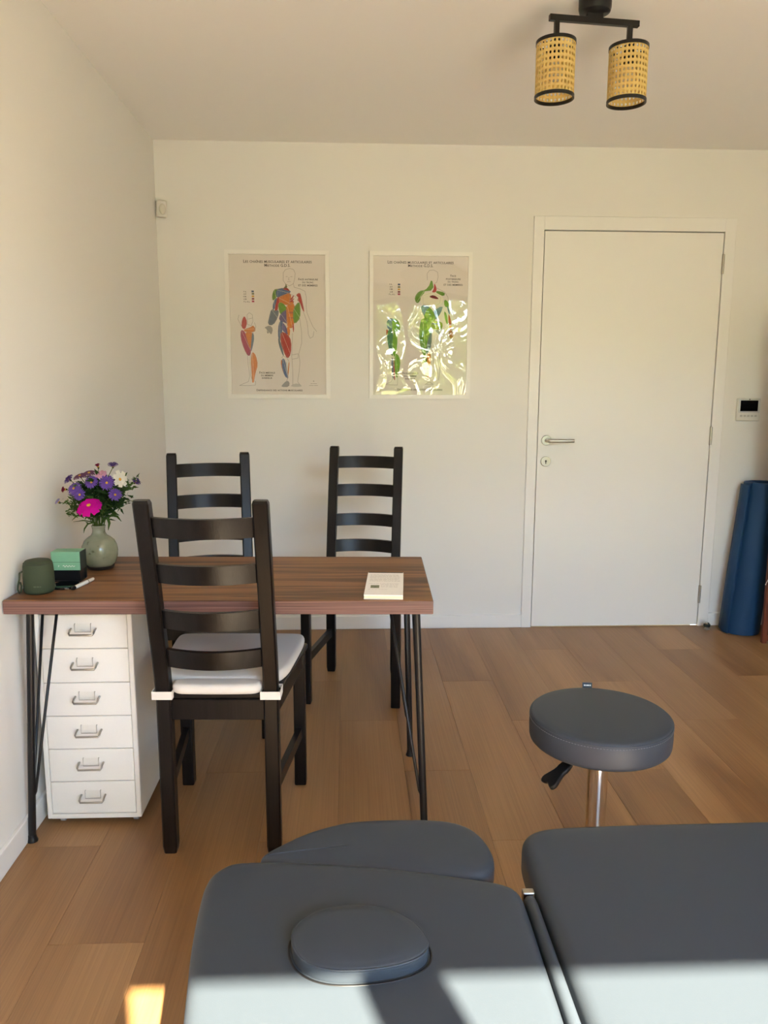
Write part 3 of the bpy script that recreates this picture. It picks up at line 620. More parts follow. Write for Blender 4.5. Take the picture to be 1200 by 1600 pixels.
# ------------------------------------------------------------------ framed posters
# poster artwork in millimetres from the lower left corner of the frame
ART_FRONT = dict(
 polys=[('green', [(237, 524), (251, 526), (255, 511), (245, 488), (231, 475), (229, 498)]),
  ('blue', [(254, 523), (279, 532), (309, 518), (305, 511), (278, 495), (258, 488), (252, 504)]),
  ('olive', [(291, 557), (301, 534), (279, 529), (292, 543)]),
  ('red', [(280, 528), (299, 535), (310, 519), (292, 524)]),
  ('orange', [(259, 486), (289, 501), (311, 508), (311, 461), (297, 454), (277, 461), (259, 470)]),
  ('red', [(312, 472), (328, 498), (331, 493), (324, 482), (334, 485), (325, 472), (332, 471), (323, 457), (313, 452)]),
  ('red', [(345, 497), (362, 508), (367, 487), (378, 429), (372, 430), (361, 466), (350, 475), (356, 488)]),
  ('blue', [(235, 471), (245, 483), (249, 480), (239, 441), (232, 430), (229, 446)]),
  ('red', [(250, 482), (258, 488), (257, 452), (246, 421), (239, 431)]),
  ('slate', [(223, 430), (236, 421), (252, 426), (248, 395), (229, 361), (208, 364), (214, 395)]),
  ('grey', [(188, 342), (210, 353), (223, 338), (216, 312), (209, 323), (200, 316), (199, 338)]),
  ('green', [(259, 461), (277, 459), (294, 435), (270, 408), (261, 425)]),
  ('violet', [(269, 408), (296, 430), (296, 384), (299, 364), (282, 373), (262, 382)]),
  ('orange', [(298, 453), (331, 461), (329, 375), (322, 350), (303, 349), (298, 380)]),
  ('rust', [(306, 421), (328, 421), (328, 413), (306, 413)]),
  ('rust', [(307, 395), (327, 395), (327, 389), (306, 389)]),
  ('green', [(332, 435), (354, 465), (359, 442), (358, 394), (337, 368), (330, 390)]),
  ('red', [(324, 368), (330, 349), (327, 320), (324, 343)]),
  ('blue', [(261, 373), (276, 367), (269, 323), (262, 281), (254, 297), (254, 338)]),
  ('violet', [(278, 367), (291, 346), (301, 312), (283, 323), (272, 342)]),
  ('orange', [(296, 348), (310, 339), (307, 306), (300, 312)]),
  ('red', [(271, 319), (297, 306), (310, 280), (308, 224), (294, 202), (280, 233), (268, 280)]),
  ('slate', [(254, 294), (265, 268), (276, 218), (272, 212), (256, 259)]),
  ('blue', [(273, 192), (285, 181), (290, 128), (296, 103), (280, 114), (269, 161)]),
  ('orange', [(302, 182), (304, 165), (298, 108), (296, 124)]),
  ('orange', [(265, 188), (269, 182), (267, 161), (274, 123), (264, 165)]),
  ('grey', [(270, 65), (289, 86), (300, 79), (298, 58), (269, 58)]),
  ('palegrey', [(317, 58), (320, 67), (341, 74), (358, 65), (357, 58)]),
  ('red', [(89, 397), (99, 369), (90, 338), (76, 347), (79, 379)]),
  ('orange', [(89, 335), (118, 344), (127, 353), (137, 338), (133, 324), (100, 322)]),
  ('crimson', [(75, 326), (91, 317), (100, 281), (114, 237), (102, 210), (85, 244), (73, 291)]),
  ('orange', [(94, 318), (124, 321), (123, 281), (116, 241), (103, 281)]),
  ('slate', [(126, 322), (133, 296), (127, 260), (119, 229), (119, 260)]),
  ('orange', [(124, 219), (138, 203), (145, 161), (135, 129), (128, 87), (121, 87), (120, 129), (118, 182)])],
 lines=[[(409, 73), (419, 73)],
  [(421, 73), (440, 73)],
  [(401, 64), (423, 64)],
  [(426, 64), (445, 64)],
  [(281, 569), (282, 605), (293, 620), (314, 626), (332, 621), (340, 603), (337, 577), (330, 554), (311, 543), (291, 554), (281, 569)],
  [(330, 554), (334, 537), (363, 530), (386, 519), (393, 488), (391, 447), (395, 416), (412, 375), (424, 349), (442, 326)],
  [(377, 421), (394, 375), (398, 344), (400, 313), (409, 294), (423, 302), (428, 328)],
  [(358, 395), (362, 364), (367, 323), (367, 271), (352, 219), (357, 177), (353, 135), (344, 82), (357, 66)],
  [(323, 318), (319, 260), (317, 208), (320, 156), (321, 103), (320, 66)],
  [(317, 213), (349, 219), (348, 198), (319, 192)],
  [(294, 587), (303, 587)],
  [(316, 587), (326, 587)],
  [(309, 585), (307, 572), (312, 571)],
  [(301, 563), (318, 564)],
  [(279, 534), (258, 529), (238, 526)],
  [(304, 508), (333, 498), (343, 488)],
  [(252, 426), (256, 462)],
  [(267, 198), (275, 208), (293, 200), (302, 182)],
  [(290, 177), (298, 103), (289, 85)],
  [(102, 405), (113, 415), (128, 405), (130, 374), (121, 353), (103, 359), (102, 405)],
  [(107, 384), (128, 390)],
  [(63, 405), (57, 384), (75, 348)],
  [(137, 369), (144, 348), (136, 328)],
  [(100, 208), (102, 166), (108, 108), (101, 82), (72, 70), (56, 63), (98, 62), (135, 65), (136, 82), (128, 87)],
  [(116, 229), (111, 182), (112, 114), (121, 87)]],
 texts=[(255, 657, 331, 'Les chaînes musculaires et articulaires'),
  (254, 639, 125, 'Méthode G.D.S.'),
  (402, 575, 95, 'Face antérieure'),
  (401, 561, 54, 'du tronc'),
  (401, 547, 93, 'et des membres'),
  (194, 126, 77, 'Face médiale'),
  (194, 113, 60, 'du membre'),
  (193, 100, 51, 'inférieur'),
  (254, 40, 228, 'Dépendance des actions musculaires'),
  (424, 85, 6, '©'),
  (95, 514, 14, 'P.A.'),
  (95, 503, 15, 'A.P.'),
  (94, 491, 15, 'P.M.'),
  (95, 479, 16, 'A.M.'),
  (103, 467, 31, 'P.L.-A.L.')],
 squares=[(132, 516, 'navy'), (133, 505, 'olive'), (133, 493, 'amber'), (133, 481, 'maroon'), (133, 469, 'crimson')])
ART_BACK = dict(
 polys=[('green', [(304, 581), (313, 531), (265, 525), (291, 541)]),
  ('red', [(320, 562), (330, 536), (326, 521), (310, 521), (319, 536)]),
  ('green', [(234, 472), (228, 495), (244, 521), (270, 526), (261, 505), (245, 472)]),
  ('green', [(330, 526), (369, 519), (365, 502), (339, 511)]),
  ('cream', [(264, 503), (313, 518), (353, 496), (348, 467), (314, 444), (287, 458), (266, 462)]),
  ('maroon', [(298, 498), (318, 506), (341, 488), (319, 489)]),
  ('green', [(372, 484), (388, 474), (391, 447), (373, 454)]),
  ('blue', [(258, 458), (305, 442), (288, 398), (268, 412)]),
  ('blue', [(311, 422), (359, 454), (352, 422), (327, 386)]),
  ('green', [(294, 446), (314, 427), (324, 388), (310, 383), (273, 391)]),
  ('green', [(265, 386), (310, 382), (306, 335), (295, 314), (281, 226), (271, 223), (255, 293), (257, 356)]),
  ('lime', [(312, 379), (356, 377), (359, 350), (346, 341), (313, 347)]),
  ('slate', [(310, 371), (340, 370), (340, 365), (310, 366)]),
  ('grey', [(326, 336), (346, 339), (350, 317), (341, 322)]),
  ('slate', [(298, 306), (309, 326), (308, 262), (292, 224), (284, 239)]),
  ('green', [(268, 198), (283, 208), (291, 161), (288, 107), (272, 144)]),
  ('orange', [(289, 218), (305, 225), (304, 161), (294, 101), (290, 149)]),
  ('green', [(371, 429), (384, 412), (389, 366), (378, 381)]),
  ('red', [(392, 416), (403, 393), (408, 346), (398, 340)]),
  ('blue', [(385, 455), (394, 444), (399, 413), (391, 424)]),
  ('rust', [(394, 330), (413, 335), (417, 309), (406, 293)]),
  ('blue', [(88, 374), (100, 388), (116, 391), (116, 343), (94, 343)]),
  ('green', [(118, 390), (140, 381), (151, 355), (147, 335), (119, 328)]),
  ('red', [(84, 340), (96, 329), (95, 297), (87, 307)]),
  ('teal', [(90, 300), (98, 334), (116, 329), (117, 213), (102, 235)]),
  ('green', [(119, 324), (136, 327), (137, 256), (125, 209), (119, 235)]),
  ('violet', [(110, 191), (119, 197), (122, 101), (115, 113)]),
  ('crimson', [(122, 195), (125, 187), (129, 102), (123, 98)]),
  ('green', [(130, 219), (148, 203), (152, 166), (142, 112), (133, 117), (128, 171)])],
 lines=[[(285, 577), (283, 607), (295, 623), (316, 625), (335, 615), (338, 592), (332, 567), (320, 561)],
  [(329, 541), (350, 531), (371, 521), (388, 496), (394, 455)],
  [(110, 203), (118, 198)],
  [(118, 99), (108, 83), (79, 70), (141, 67), (142, 112)],
  [(293, 101), (296, 81), (280, 71), (321, 72), (301, 84)],
  [(309, 330), (308, 267), (318, 214), (325, 150), (320, 92)],
  [(359, 351), (355, 288), (348, 225), (357, 172), (348, 92)],
  [(408, 346), (419, 325), (409, 293), (398, 304), (397, 335)]],
 texts=[(251, 660, 324, 'Les chaînes musculaires et articulaires'),
  (251, 644, 123, 'Méthode G.D.S.'),
  (412, 598, 27, 'Face'),
  (413, 583, 72, 'postérieure'),
  (413, 570, 54, 'du tronc'),
  (413, 556, 93, 'et des membres'),
  (205, 126, 79, 'Face latérale'),
  (205, 112, 63, 'du membre'),
  (205, 99, 52, 'inférieur'),
  (254, 45, 227, 'Dépendance des actions musculaires'),
  (106, 555, 14, 'P.A.'),
  (108, 543, 15, 'A.P.'),
  (108, 532, 15, 'P.M.'),
  (109, 519, 16, 'A.M.'),
  (112, 508, 31, 'P.L.-A.L.')],
 squares=[(146, 555, 'navy'), (146, 543, 'olive'), (146, 532, 'amber'), (146, 520, 'maroon'), (146, 509, 'crimson')])
PC = dict(green=(0.13, 0.30, 0.03), lime=(0.30, 0.42, 0.05), blue=(0.085, 0.15, 0.30), olive=(0.15, 0.17, 0.08), red=(0.42, 0.035, 0.03), orange=(0.62, 0.20, 0.03), rust=(0.45, 0.14, 0.06),
          slate=(0.13, 0.17, 0.22), grey=(0.32, 0.32, 0.32), palegrey=(0.52, 0.51, 0.49), violet=(0.15, 0.13, 0.29), crimson=(0.36, 0.03, 0.08), navy=(0.04, 0.08, 0.16), amber=(0.60, 0.33, 0.04), maroon=(0.20, 0.03, 0.03), cream=(0.80, 0.78, 0.62), teal=(0.05, 0.17, 0.13))
PM = {k: plain('print_' + k, v, 0.8, vary=0.28 if k not in ('cream', 'palegrey', 'grey', 'navy', 'amber') else 0.05, bscale=70) for k, v in PC.items()}
PM['ink'] = plain('print_ink', (0.06, 0.055, 0.05), 0.8)
PM['line'] = plain('print_outline', (0.34, 0.31, 0.28), 0.8)
poster_paper = plain('poster_paper', (0.74, 0.70, 0.66), 0.75, vary=0.02, bscale=2)
frame_white = plain('poster_frame_white', (0.85, 0.83, 0.79), 0.40)
def ribbon(bm, pts, w, z, mi):
    for a, b in zip(pts, pts[1:]):
        a, b = Vector(a), Vector(b); d = (b - a)
        if d.length < 1e-6: continue
        n = Vector((-d.y, d.x)).normalized() * w / 2
        f = bm.faces.new([bm.verts.new((p.x, p.y, z)) for p in (a - n, b - n, b + n, a + n)]); f.material_index = mi
def poster(label, x0, z0, art, tilt, refl):
    PWd, PH, FWd = 0.506, 0.710, 0.020
    # local: x right, y up, z out of the wall (towards the room)
    t = thing('framed_poster', label, 'poster', (x0, WALL_Y, z0), rot=(R(90), 0, 0), group='framed anatomy posters on the back wall')
    fr = bmesh.new()
    for pts in (((0, 0), (PWd, 0), (PWd - FWd, FWd), (FWd, FWd)), ((PWd, 0), (PWd, PH), (PWd - FWd, PH - FWd), (PWd - FWd, FWd)), ((PWd, PH), (0, PH), (FWd, PH - FWd), (PWd - FWd, PH - FWd)), ((0, PH), (0, 0), (FWd, FWd), (FWd, PH - FWd))):
        a = [fr.verts.new((x, y, 0)) for x, y in pts]; b = [fr.verts.new((x, y, 0.016)) for x, y in inset(list(pts), 0.0004)]
        fr.faces.new(a); fr.faces.new(b)
        for k in range(4): fr.faces.new((a[k], a[(k + 1) % 4], b[(k + 1) % 4], b[k]))
    obj('frame', fr, frame_white, t)
    paper = obj('poster_sheet', box(FWd - 0.004, PWd - FWd + 0.004, FWd - 0.004, PH - FWd + 0.004, 0.002, 0.0065), poster_paper, t)
    names = sorted({k for k, _ in art['polys']} | {k for *_, k in art['squares']}); idx = {k: i for i, k in enumerate(names)}
    bm = bmesh.new(); lay = 0
    for k, pts in art['polys']:
        lay += 1
        pts = [(x / 1000, y / 1000) for x, y in pts]
        gx, gy = sum(p[0] for p in pts) / len(pts), sum(p[1] for p in pts) / len(pts)
        pts = smooth_loop([(gx + (x - gx) * 1.30, gy + (y - gy) * 1.16) for x, y in pts], 1)
        f = bm.faces.new([bm.verts.new((x, y, 0.0066 + lay * 0.000008)) for x, y in pts]); f.material_index = idx[k]
    for x, y, k in art['squares']:
        f = bm.faces.new([bm.verts.new(((x + a) / 1000, (y + b) / 1000, 0.0067)) for a, b in ((-6, -4), (6, -4), (6, 4), (-6, 4))]); f.material_index = idx[k]
    bmesh.ops.triangulate(bm, faces=[f for f in bm.faces if len(f.verts) > 4])
    tag(obj('printed_muscles', bm, [PM[k] for k in names], paper), kind='stuff')
    bm = bmesh.new()
    for pts in art['lines']: ribbon(bm, [(x / 1000, y / 1000) for x, y in pts], 0.0017, 0.0070, 0)
    for k, pts in art['polys']:
        if len(pts) > 5:
            (ax, ay), (bx, by) = pts[0], pts[len(pts) // 2]
            ribbon(bm, [(ax / 1000, ay / 1000), (bx / 1000, by / 1000)], 0.0009, 0.0071, 1)
            ribbon(bm, [(x / 1000, y / 1000) for x, y in pts + pts[:1]], 0.0007, 0.00705, 0)
    tag(obj('printed_outline', bm, [PM['line'], PM['cream']], paper), kind='stuff')
    bm = bmesh.new()
    for x, y, w, s in art['texts']:
        me = text_mesh(s, w / 1000)
        for v in me.vertices: v.co = Vector((v.co.x + x / 1000, v.co.y + y / 1000, 0.0072))
        bm.from_mesh(me); bpy.data.meshes.remove(me)
    tag(obj('printed_lettering', bm, PM['ink'], paper), kind='stuff')
    gp = bmesh.new(); bmesh.ops.create_grid(gp, x_segments=1, y_segments=1, size=0.5)
    for v in gp.verts: v.co = Vector((PWd / 2 + v.co.x * (PWd - 2 * FWd), PH / 2 + v.co.y * (PH - 2 * FWd), 0.0095))
    obj('front_pane', gp, refl, t)
    return t
poster('white-framed anatomy poster of a front-view figure, above the corner chair', 0.320, 1.200, ART_FRONT, 0, glassy('poster_pane_flat', (0.98, 0.97, 0.96), 1.5, 0.0, 0.003))
poster('white-framed anatomy poster of a back-view figure, its pane reflecting the garden', 1.021, 1.200, ART_BACK, 0, glassy('poster_pane_wavy', (0.98, 0.97, 0.96), 1.5, 0.0, 0.007))

# ------------------------------------------------------------------ things on the desk
DT0 = DZ + 0.0004
VX, VY = 0.1475, 2.408
vs_ = thing('vase', 'round sage green glazed vase with dark foot on the desk', 'vase', (VX, VY, DT0))
mt_, nt_, b_ = new_mat('sage_glaze'); b_.inputs['Roughness'].default_value = 0.14; b_.inputs['Coat Weight'].default_value = 0.5
tc_ = nt_.nodes.new('ShaderNodeTexCoord'); nz_ = nt_.nodes.new('ShaderNodeTexNoise'); nz_.inputs['Scale'].default_value = 38; nz_.inputs['Detail'].default_value = 2
cr_ = nt_.nodes.new('ShaderNodeValToRGB'); e_ = cr_.color_ramp.elements
e_[0].position = 0.26; e_[0].color = (0.085, 0.085, 0.045, 1); e_[1].position = 0.36; e_[1].color = (0.235, 0.260, 0.180, 1); q_ = e_.new(0.75); q_.color = (0.285, 0.305, 0.220, 1)
nt_.links.new(tc_.outputs['Object'], nz_.inputs['Vector']); nt_.links.new(nz_.outputs[0], cr_.inputs[0]); nt_.links.new(cr_.outputs[0], b_.inputs['Base Color'])
prof = [(0.0, 0.012), (0.041, 0.010), (0.047, 0.020), (0.053, 0.040), (0.0545, 0.056), (0.052, 0.073), (0.045, 0.088), (0.034, 0.098), (0.0235, 0.105), (0.0195, 0.113), (0.0185, 0.122), (0.0205, 0.131), (0.0215, 0.134), (0.0200, 0.135), (0.0165, 0.124), (0.0165, 0.112), (0.0, 0.108)]
obj('vase_body', lathe(prof, 40, cap=False), mt_, vs_, smooth=True)
obj('vase_foot', lathe([(0, 0), (0.036, 0), (0.040, 0.003), (0.0425, 0.011), (0, 0.011)], 40), plain('dark_clay', (0.018, 0.015, 0.013), 0.5), vs_, smooth=True, angle=40)

NECK = Vector((VX, VY, DT0 + 0.128))
def orient(o, pos, d):
    o.location = pos; o.rotation_euler = Vector(d).normalized().to_track_quat('Z', 'Y').to_euler()
def petals(n, r0, r1, w, lift, notch=False, seed=0, curl=0.0, layers=1):
    bm = bmesh.new(); rnd = random.Random(seed)
    for ly in range(layers):
        for k in range(n):
            a = 2 * math.pi * (k + 0.5 * ly) / n + rnd.uniform(-.08, .08); rr = r1 * rnd.uniform(0.88, 1.06) * (1 - .12 * ly)
            ca, sa = math.cos(a), math.sin(a)
            def P(r, s, z): return bm.verts.new((r * ca - s * sa, r * sa + s * ca, z))
            z1 = lift * rr + ly * 0.002; z2 = lift * rr * 0.7 - curl * rr
            rows = [[P(r0, -w * .25, 0.001 * ly), P(r0, w * .25, 0.001 * ly)], [P(r0 + (rr - r0) * .5, -w * .5, z1), P(r0 + (rr - r0) * .5, 0, z1 * 1.05 + .0006), P(r0 + (rr - r0) * .5, w * .5, z1)], [P(rr, -w * .36, z2), P(rr * (0.94 if notch else 1.06), 0, z2), P(rr, w * .36, z2)]]
            a_, b2_, c3 = rows
            bm.faces.new((a_[0], a_[1], b2_[1])); bm.faces.new((a_[0], b2_[1], b2_[0])); bm.faces.new((a_[1], b2_[2], b2_[1]))
            bm.faces.new((b2_[0], b2_[1], c3[1], c3[0])); bm.faces.new((b2_[1], b2_[2], c3[2], c3[1]))
    return bm
def stem_pts(top, bend=0.3):
    top = Vector(top); a = NECK + Vector(((top.x - VX) * 0.10, (top.y - VY) * 0.10, -0.016)); mid = NECK.lerp(top, 0.5) + Vector((0, 0, 0.02)) - Vector(((top.x - VX) * 0.14, (top.y - VY) * 0.14, 0))
    b = NECK + Vector(((top.x - VX) * 0.16, (top.y - VY) * 0.16, 0.012))
    return [a, b, b.lerp(mid, .5), mid, mid.lerp(top, .5) + Vector((0, 0, 0.006)), top]
ctr_mat = plain('flower_centre', (0.62, 0.33, 0.04), 0.8, vary=0.3, bscale=400)
FL = {'violet': leafy('aster_violet', (0.165, 0.090, 0.37), 0.3), 'dark': leafy('aster_dark', (0.075, 0.040, 0.16), 0.25), 'mauve': leafy('aster_mauve', (0.16, 0.070, 0.135), 0.25), 'pale': leafy('aster_pale', (0.33, 0.29, 0.48), 0.3),
      'magenta': leafy('cosmos_magenta', (0.62, 0.012, 0.33), 0.35), 'white': leafy('cosmos_white', (0.80, 0.77, 0.66), 0.35), 'pink': leafy('bloom_pink', (0.66, 0.36, 0.46), 0.3), 'burgundy': leafy('bud_burgundy', (0.14, 0.012, 0.035), 0.2)}
def flower(name, cat, label, pos, d, col, n, r, w, lift=0.25, notch=False, cr=0.004, curl=0.0, layers=1, sepals=True):
    t = thing(name, label, cat, NECK, group='cut flowers in the sage vase'); pos = Vector(pos); base = pos - Vector(d).normalized() * 0.004
    pts = [p - NECK for p in stem_pts(base)]
    obj('stem', tube(pts, 0.0011, 6), M['stem'], t, smooth=True)
    pe = obj('petals', petals(n, cr * .7, r, w, lift, notch, int(pos.x * 1e4), curl, layers), FL[col], t); orient(pe, pos - NECK, d)
    ce = obj('flower_centre', lathe([(0, -0.001), (cr, -0.001), (cr * 1.05, 0.001), (cr * .7, 0.0028), (0, 0.0034)], 14), ctr_mat, t, smooth=True); orient(ce, pos - NECK, d)
    if sepals:
        ca = obj('calyx', lathe([(0, -0.008), (0.0018, -0.007), (cr * .95, -0.002), (cr * .6, -0.0008), (0, -0.0008)], 10), M['leaf_dark'], t, smooth=True); orient(ca, pos - NECK, d)
    return t
F = lambda *a, **k: flower('aster', 'flower', *a, **k)
F('dark violet aster standing highest, at the top of the bouquet', (0.1995, 2.4128, 1.0265), (0.1, -0.35, 0.9), 'dark', 22, 0.016, 0.0030, 0.55)
F('violet aster in the middle of the bouquet, left of the pink bloom', (0.1553, 2.3440, 0.9862), (-0.1, -0.9, 0.45), 'violet', 24, 0.021, 0.0030, 0.25, layers=2)
F('large violet aster just right of centre, below the pink bloom', (0.1995, 2.3440, 0.9842), (0.15, -0.9, 0.3), 'violet', 26, 0.023, 0.0030, 0.2, layers=2)
F('violet aster at the left with its yellow centre turned down', (0.1022, 2.3440, 0.9675), (-0.25, -0.75, 0.5), 'violet', 26, 0.023, 0.0030, 0.15, curl=.3, layers=2)
F('violet aster just above the magenta cosmos, on its left', (0.1239, 2.3293, 0.9508), (-0.1, -0.9, 0.3), 'violet', 22, 0.018, 0.0030, 0.25, layers=2)
F('violet aster low on the right, beside the leafy sprigs', (0.2251, 2.3342, 0.9498), (0.3, -0.8, 0.35), 'violet', 22, 0.020, 0.0030, 0.25, layers=2)
F('dusky violet aster at the upper left edge of the bouquet', (0.0777, 2.3833, 0.9891), (-0.5, -0.5, 0.6), 'dark', 22, 0.017, 0.0040, 0.4)
F('small pale violet aster on a long stem at the far left', (0.0551, 2.3440, 0.9272), (-0.6, -0.4, 0.6), 'pale', 18, 0.011, 0.0032, 0.5)
F('small dark violet aster on the far right of the bouquet', (0.2674, 2.4030, 0.9783), (0.6, -0.3, 0.6), 'dark', 20, 0.014, 0.0038, 0.6)
F('wide mauve bloom on the upper rim, left of the dark bud', (0.1317, 2.3981, 1.0078), (-0.1, -0.3, 1), 'mauve', 26, 0.024, 0.0046, 0.1, curl=.2)
F('mauve bloom on the upper left rim of the bouquet', (0.1022, 2.4030, 0.9990), (-0.3, -0.3, 1), 'mauve', 26, 0.022, 0.0046, 0.1, curl=.2)
flower('flower_bud', 'flower', 'nearly black bud at the top, left of the highest aster', (0.1563, 2.4079, 1.0255), (-0.2, -0.3, 1), 'burgundy', 10, 0.008, 0.0045, 1.1, cr=0.0035)
flower('flower_bud', 'flower', 'burgundy bud at the left edge of the bouquet', (0.0728, 2.3539, 0.9636), (-0.7, -0.6, 0.1), 'burgundy', 12, 0.009, 0.0045, 0.9, cr=0.0035)
flower('chrysanthemum', 'flower', 'pale pink ruffled bloom near the top centre', (0.1789, 2.3637, 1.0039), (-0.1, -0.6, 0.8), 'pink', 20, 0.017, 0.0060, 0.35, cr=0.0035, layers=3)
flower('cosmos', 'flower', 'white cosmos seen side-on at the upper right', (0.2300, 2.3735, 0.9911), (0.75, -0.55, 0.25), 'white', 7, 0.027, 0.0170, 0.12, notch=True, cr=0.0045)
flower('cosmos', 'flower', 'large magenta cosmos with yellow centre at the front', (0.1533, 2.3116, 0.9223), (0.0, -0.62, 0.80), 'magenta', 8, 0.036, 0.0280, 0.10, notch=True, cr=0.0058, curl=.35)
def sprig(label, tip, n, size, seed, mat, spread=0.016, buds=0, twigs=9):
    rnd = random.Random(seed); t = thing('leafy_sprig', label, 'foliage', NECK, group='leafy sprigs in the sage vase')
    pts = [p - NECK for p in stem_pts(tip)]; bm = tube(pts, 0.0010, 6); lf = bmesh.new(); bb = bmesh.new(); path = []
    for a, b in zip(pts[2:], pts[3:]):
        for i in range(6): path.append(a.lerp(b, i / 6))
    ends = list(path)
    for k in range(twigs):
        a = rnd.choice(path[4:]); b = a + Vector((rnd.uniform(-1, 1), rnd.uniform(-1, .6), rnd.uniform(-.1, 1))).normalized() * rnd.uniform(.02, .045)
        tube([a, a.lerp(b, .5) + Vector((0, 0, .003)), b], 0.0006, 5, bm=bm)
        for i in range(4): ends.append(a.lerp(b, (i + 1) / 4))
        if buds: lathe_pt = b; bmesh.ops.create_icosphere(bb, subdivisions=1, radius=0.0026, matrix=Matrix.Translation(b))
    for k in range(n):
        p = rnd.choice(ends) + Vector((rnd.gauss(0, 1), rnd.gauss(0, 1), rnd.gauss(0, 1))) * spread * .18
        d = Vector((rnd.uniform(-1, 1), rnd.uniform(-1, 1), rnd.uniform(-.35, .9))).normalized(); sd = d.cross(Vector((rnd.uniform(-1, 1), rnd.uniform(-1, 1), rnd.uniform(-1, 1)))).normalized()
        L_ = size * rnd.uniform(.6, 1.3); w = L_ * .17; dn = Vector((0, 0, -L_ * .12))
        q = [lf.verts.new(v) for v in (p, p + d * L_ * .4 + sd * w, p + d * L_ + dn, p + d * L_ * .4 - sd * w)]
        lf.faces.new(q)
    obj('stem', bm, M['stem'], t, smooth=True); tag(obj('leaves', lf, mat, t), kind='stuff')
    if buds: tag(obj('buds', bb, leafy('sprig_bud_%d' % seed, (0.42, 0.44, 0.26), .3), t, smooth=True), kind='stuff')
sprig('dense dark leafy sprig in the middle of the bouquet', (0.1632, 2.3784, 0.9704), 330, 0.027, 11, M['leaf_dark'], 0.05)
sprig('dense leafy sprig behind the right-hand asters', (0.2123, 2.3981, 0.9754), 330, 0.026, 12, M['leaf_dark'], 0.05, 1, 8)
sprig('leafy budded sprig reaching to the upper right', (0.2546, 2.3981, 0.9675), 260, 0.020, 13, M['leaf'], 0.03, 1, 9)
sprig('fine leafy sprig drooping to the right of the magenta cosmos', (0.2398, 2.3686, 0.9213), 240, 0.020, 14, M['leaf_dark'], 0.03, 1, 8)
sprig('fine budded sprig on the left, above the long pale aster', (0.0924, 2.3686, 0.9410), 180, 0.018, 15, M['leaf'], 0.03, 1, 8)
sprig('short leafy sprig just above the vase neck', (0.1779, 2.3833, 0.9017), 240, 0.030, 16, M['leaf'], 0.04)
sprig('leafy sprig behind the violet asters on the left', (0.1189, 2.3981, 0.9704), 300, 0.026, 17, M['leaf_dark'], 0.05)
sprig('airy leafy sprig spreading low on the left of the bouquet', (0.0850, 2.3450, 0.8950), 170, 0.020, 18, M['leaf'], 0.04, 1, 10)
sprig('bushy dark sprig filling the right flank of the bouquet', (0.2250, 2.3900, 0.9400), 300, 0.022, 19, M['leaf_dark'], 0.04, 1, 10)
def blade(label, pts, w):
    t = thing('leaf_blade', label, 'leaf', NECK, group='long leaves hanging over the vase rim'); pts = [Vector(p) - NECK for p in pts]; bm = bmesh.new(); secs = []
    for i, p in enumerate(pts):
        u = i / (len(pts) - 1); k = math.sin(math.pi * (0.08 + 0.90 * u)) ** .7; tn = (pts[min(i + 1, len(pts) - 1)] - pts[max(i - 1, 0)]).normalized(); sd = tn.cross(Vector((0, -1, .5))).normalized()
        secs.append((bm.verts.new(p - sd * w * k), bm.verts.new(p + Vector((0, -.0008, .001))), bm.verts.new(p + sd * w * k)))
    for a, b in zip(secs, secs[1:]):
        bm.faces.new((a[0], a[1], b[1], b[0])); bm.faces.new((a[1], a[2], b[2], b[1]))
    obj('blade', bm, M['leaf'], t, smooth=True)
nk = NECK
blade('long narrow leaf arching out to the left of the vase', [nk, (0.1317, 2.3981, 0.8653), (0.1121, 2.3883, 0.8790), (0.0924, 2.3833, 0.8790), (0.0787, 2.3784, 0.8653)], 0.0035)
blade('thin leaf lying out level to the left of the vase neck', [nk, (0.1357, 2.3981, 0.8574), (0.1091, 2.3883, 0.8633), (0.0806, 2.3833, 0.8604)], 0.0020)
blade('dark leaf arching out to the right of the vase', [nk, (0.1730, 2.3981, 0.8673), (0.1946, 2.3932, 0.8790), (0.2123, 2.3883, 0.8751), (0.2251, 2.3833, 0.8604)], 0.0045)
blade('broad leaf folded down over the right rim of the vase', [nk, (0.1730, 2.3932, 0.8692), (0.1838, 2.3883, 0.8692), (0.1887, 2.3833, 0.8555), (0.1848, 2.3804, 0.8338)], 0.0050)
blade('wispy leaf drooping over the left rim of the vase', [nk, (0.1386, 2.3902, 0.8574), (0.1239, 2.3833, 0.8535), (0.1150, 2.3784, 0.8397), (0.1121, 2.3765, 0.8260)], 0.0030)

# speaker
sp = thing('bluetooth_speaker', 'small cylindrical olive green loudspeaker at the desk corner', 'speaker', (0.0669, 2.1308, DT0))
obj('speaker_body', lathe([(0, 0.001), (0.036, 0.001), (0.039, 0.004), (0.0405, 0.010), (0.0405, 0.045), (0.0385, 0.075), (0.0365, 0.083), (0.032, 0.0885), (0.022, 0.091), (0, 0.0915)], 40), M['speaker'], sp, smooth=True)
obj('base_ring', lathe([(0, 0), (0.034, 0), (0.037, 0.003), (0, 0.003)], 32), M['black_plastic'], sp, smooth=True, angle=40)
obj('top_seam', tube([(0.0368 * math.cos(2 * math.pi * k / 40), 0.0368 * math.sin(2 * math.pi * k / 40), 0.0822) for k in range(41)], 0.0006, 5, cap=False), M['black_plastic'], sp)
ta = bmesh.new()
for i, w in enumerate((0.003, 0.002, 0.003, 0.002, 0.0025)): box(0.001 + i * 0.0042, 0.001 + i * 0.0042 + w, -0.0408, -0.0402, 0.022, 0.0255, bm=ta)
obj('logo_print', ta, plain('olive_print', (0.10, 0.13, 0.08), 0.6), sp)
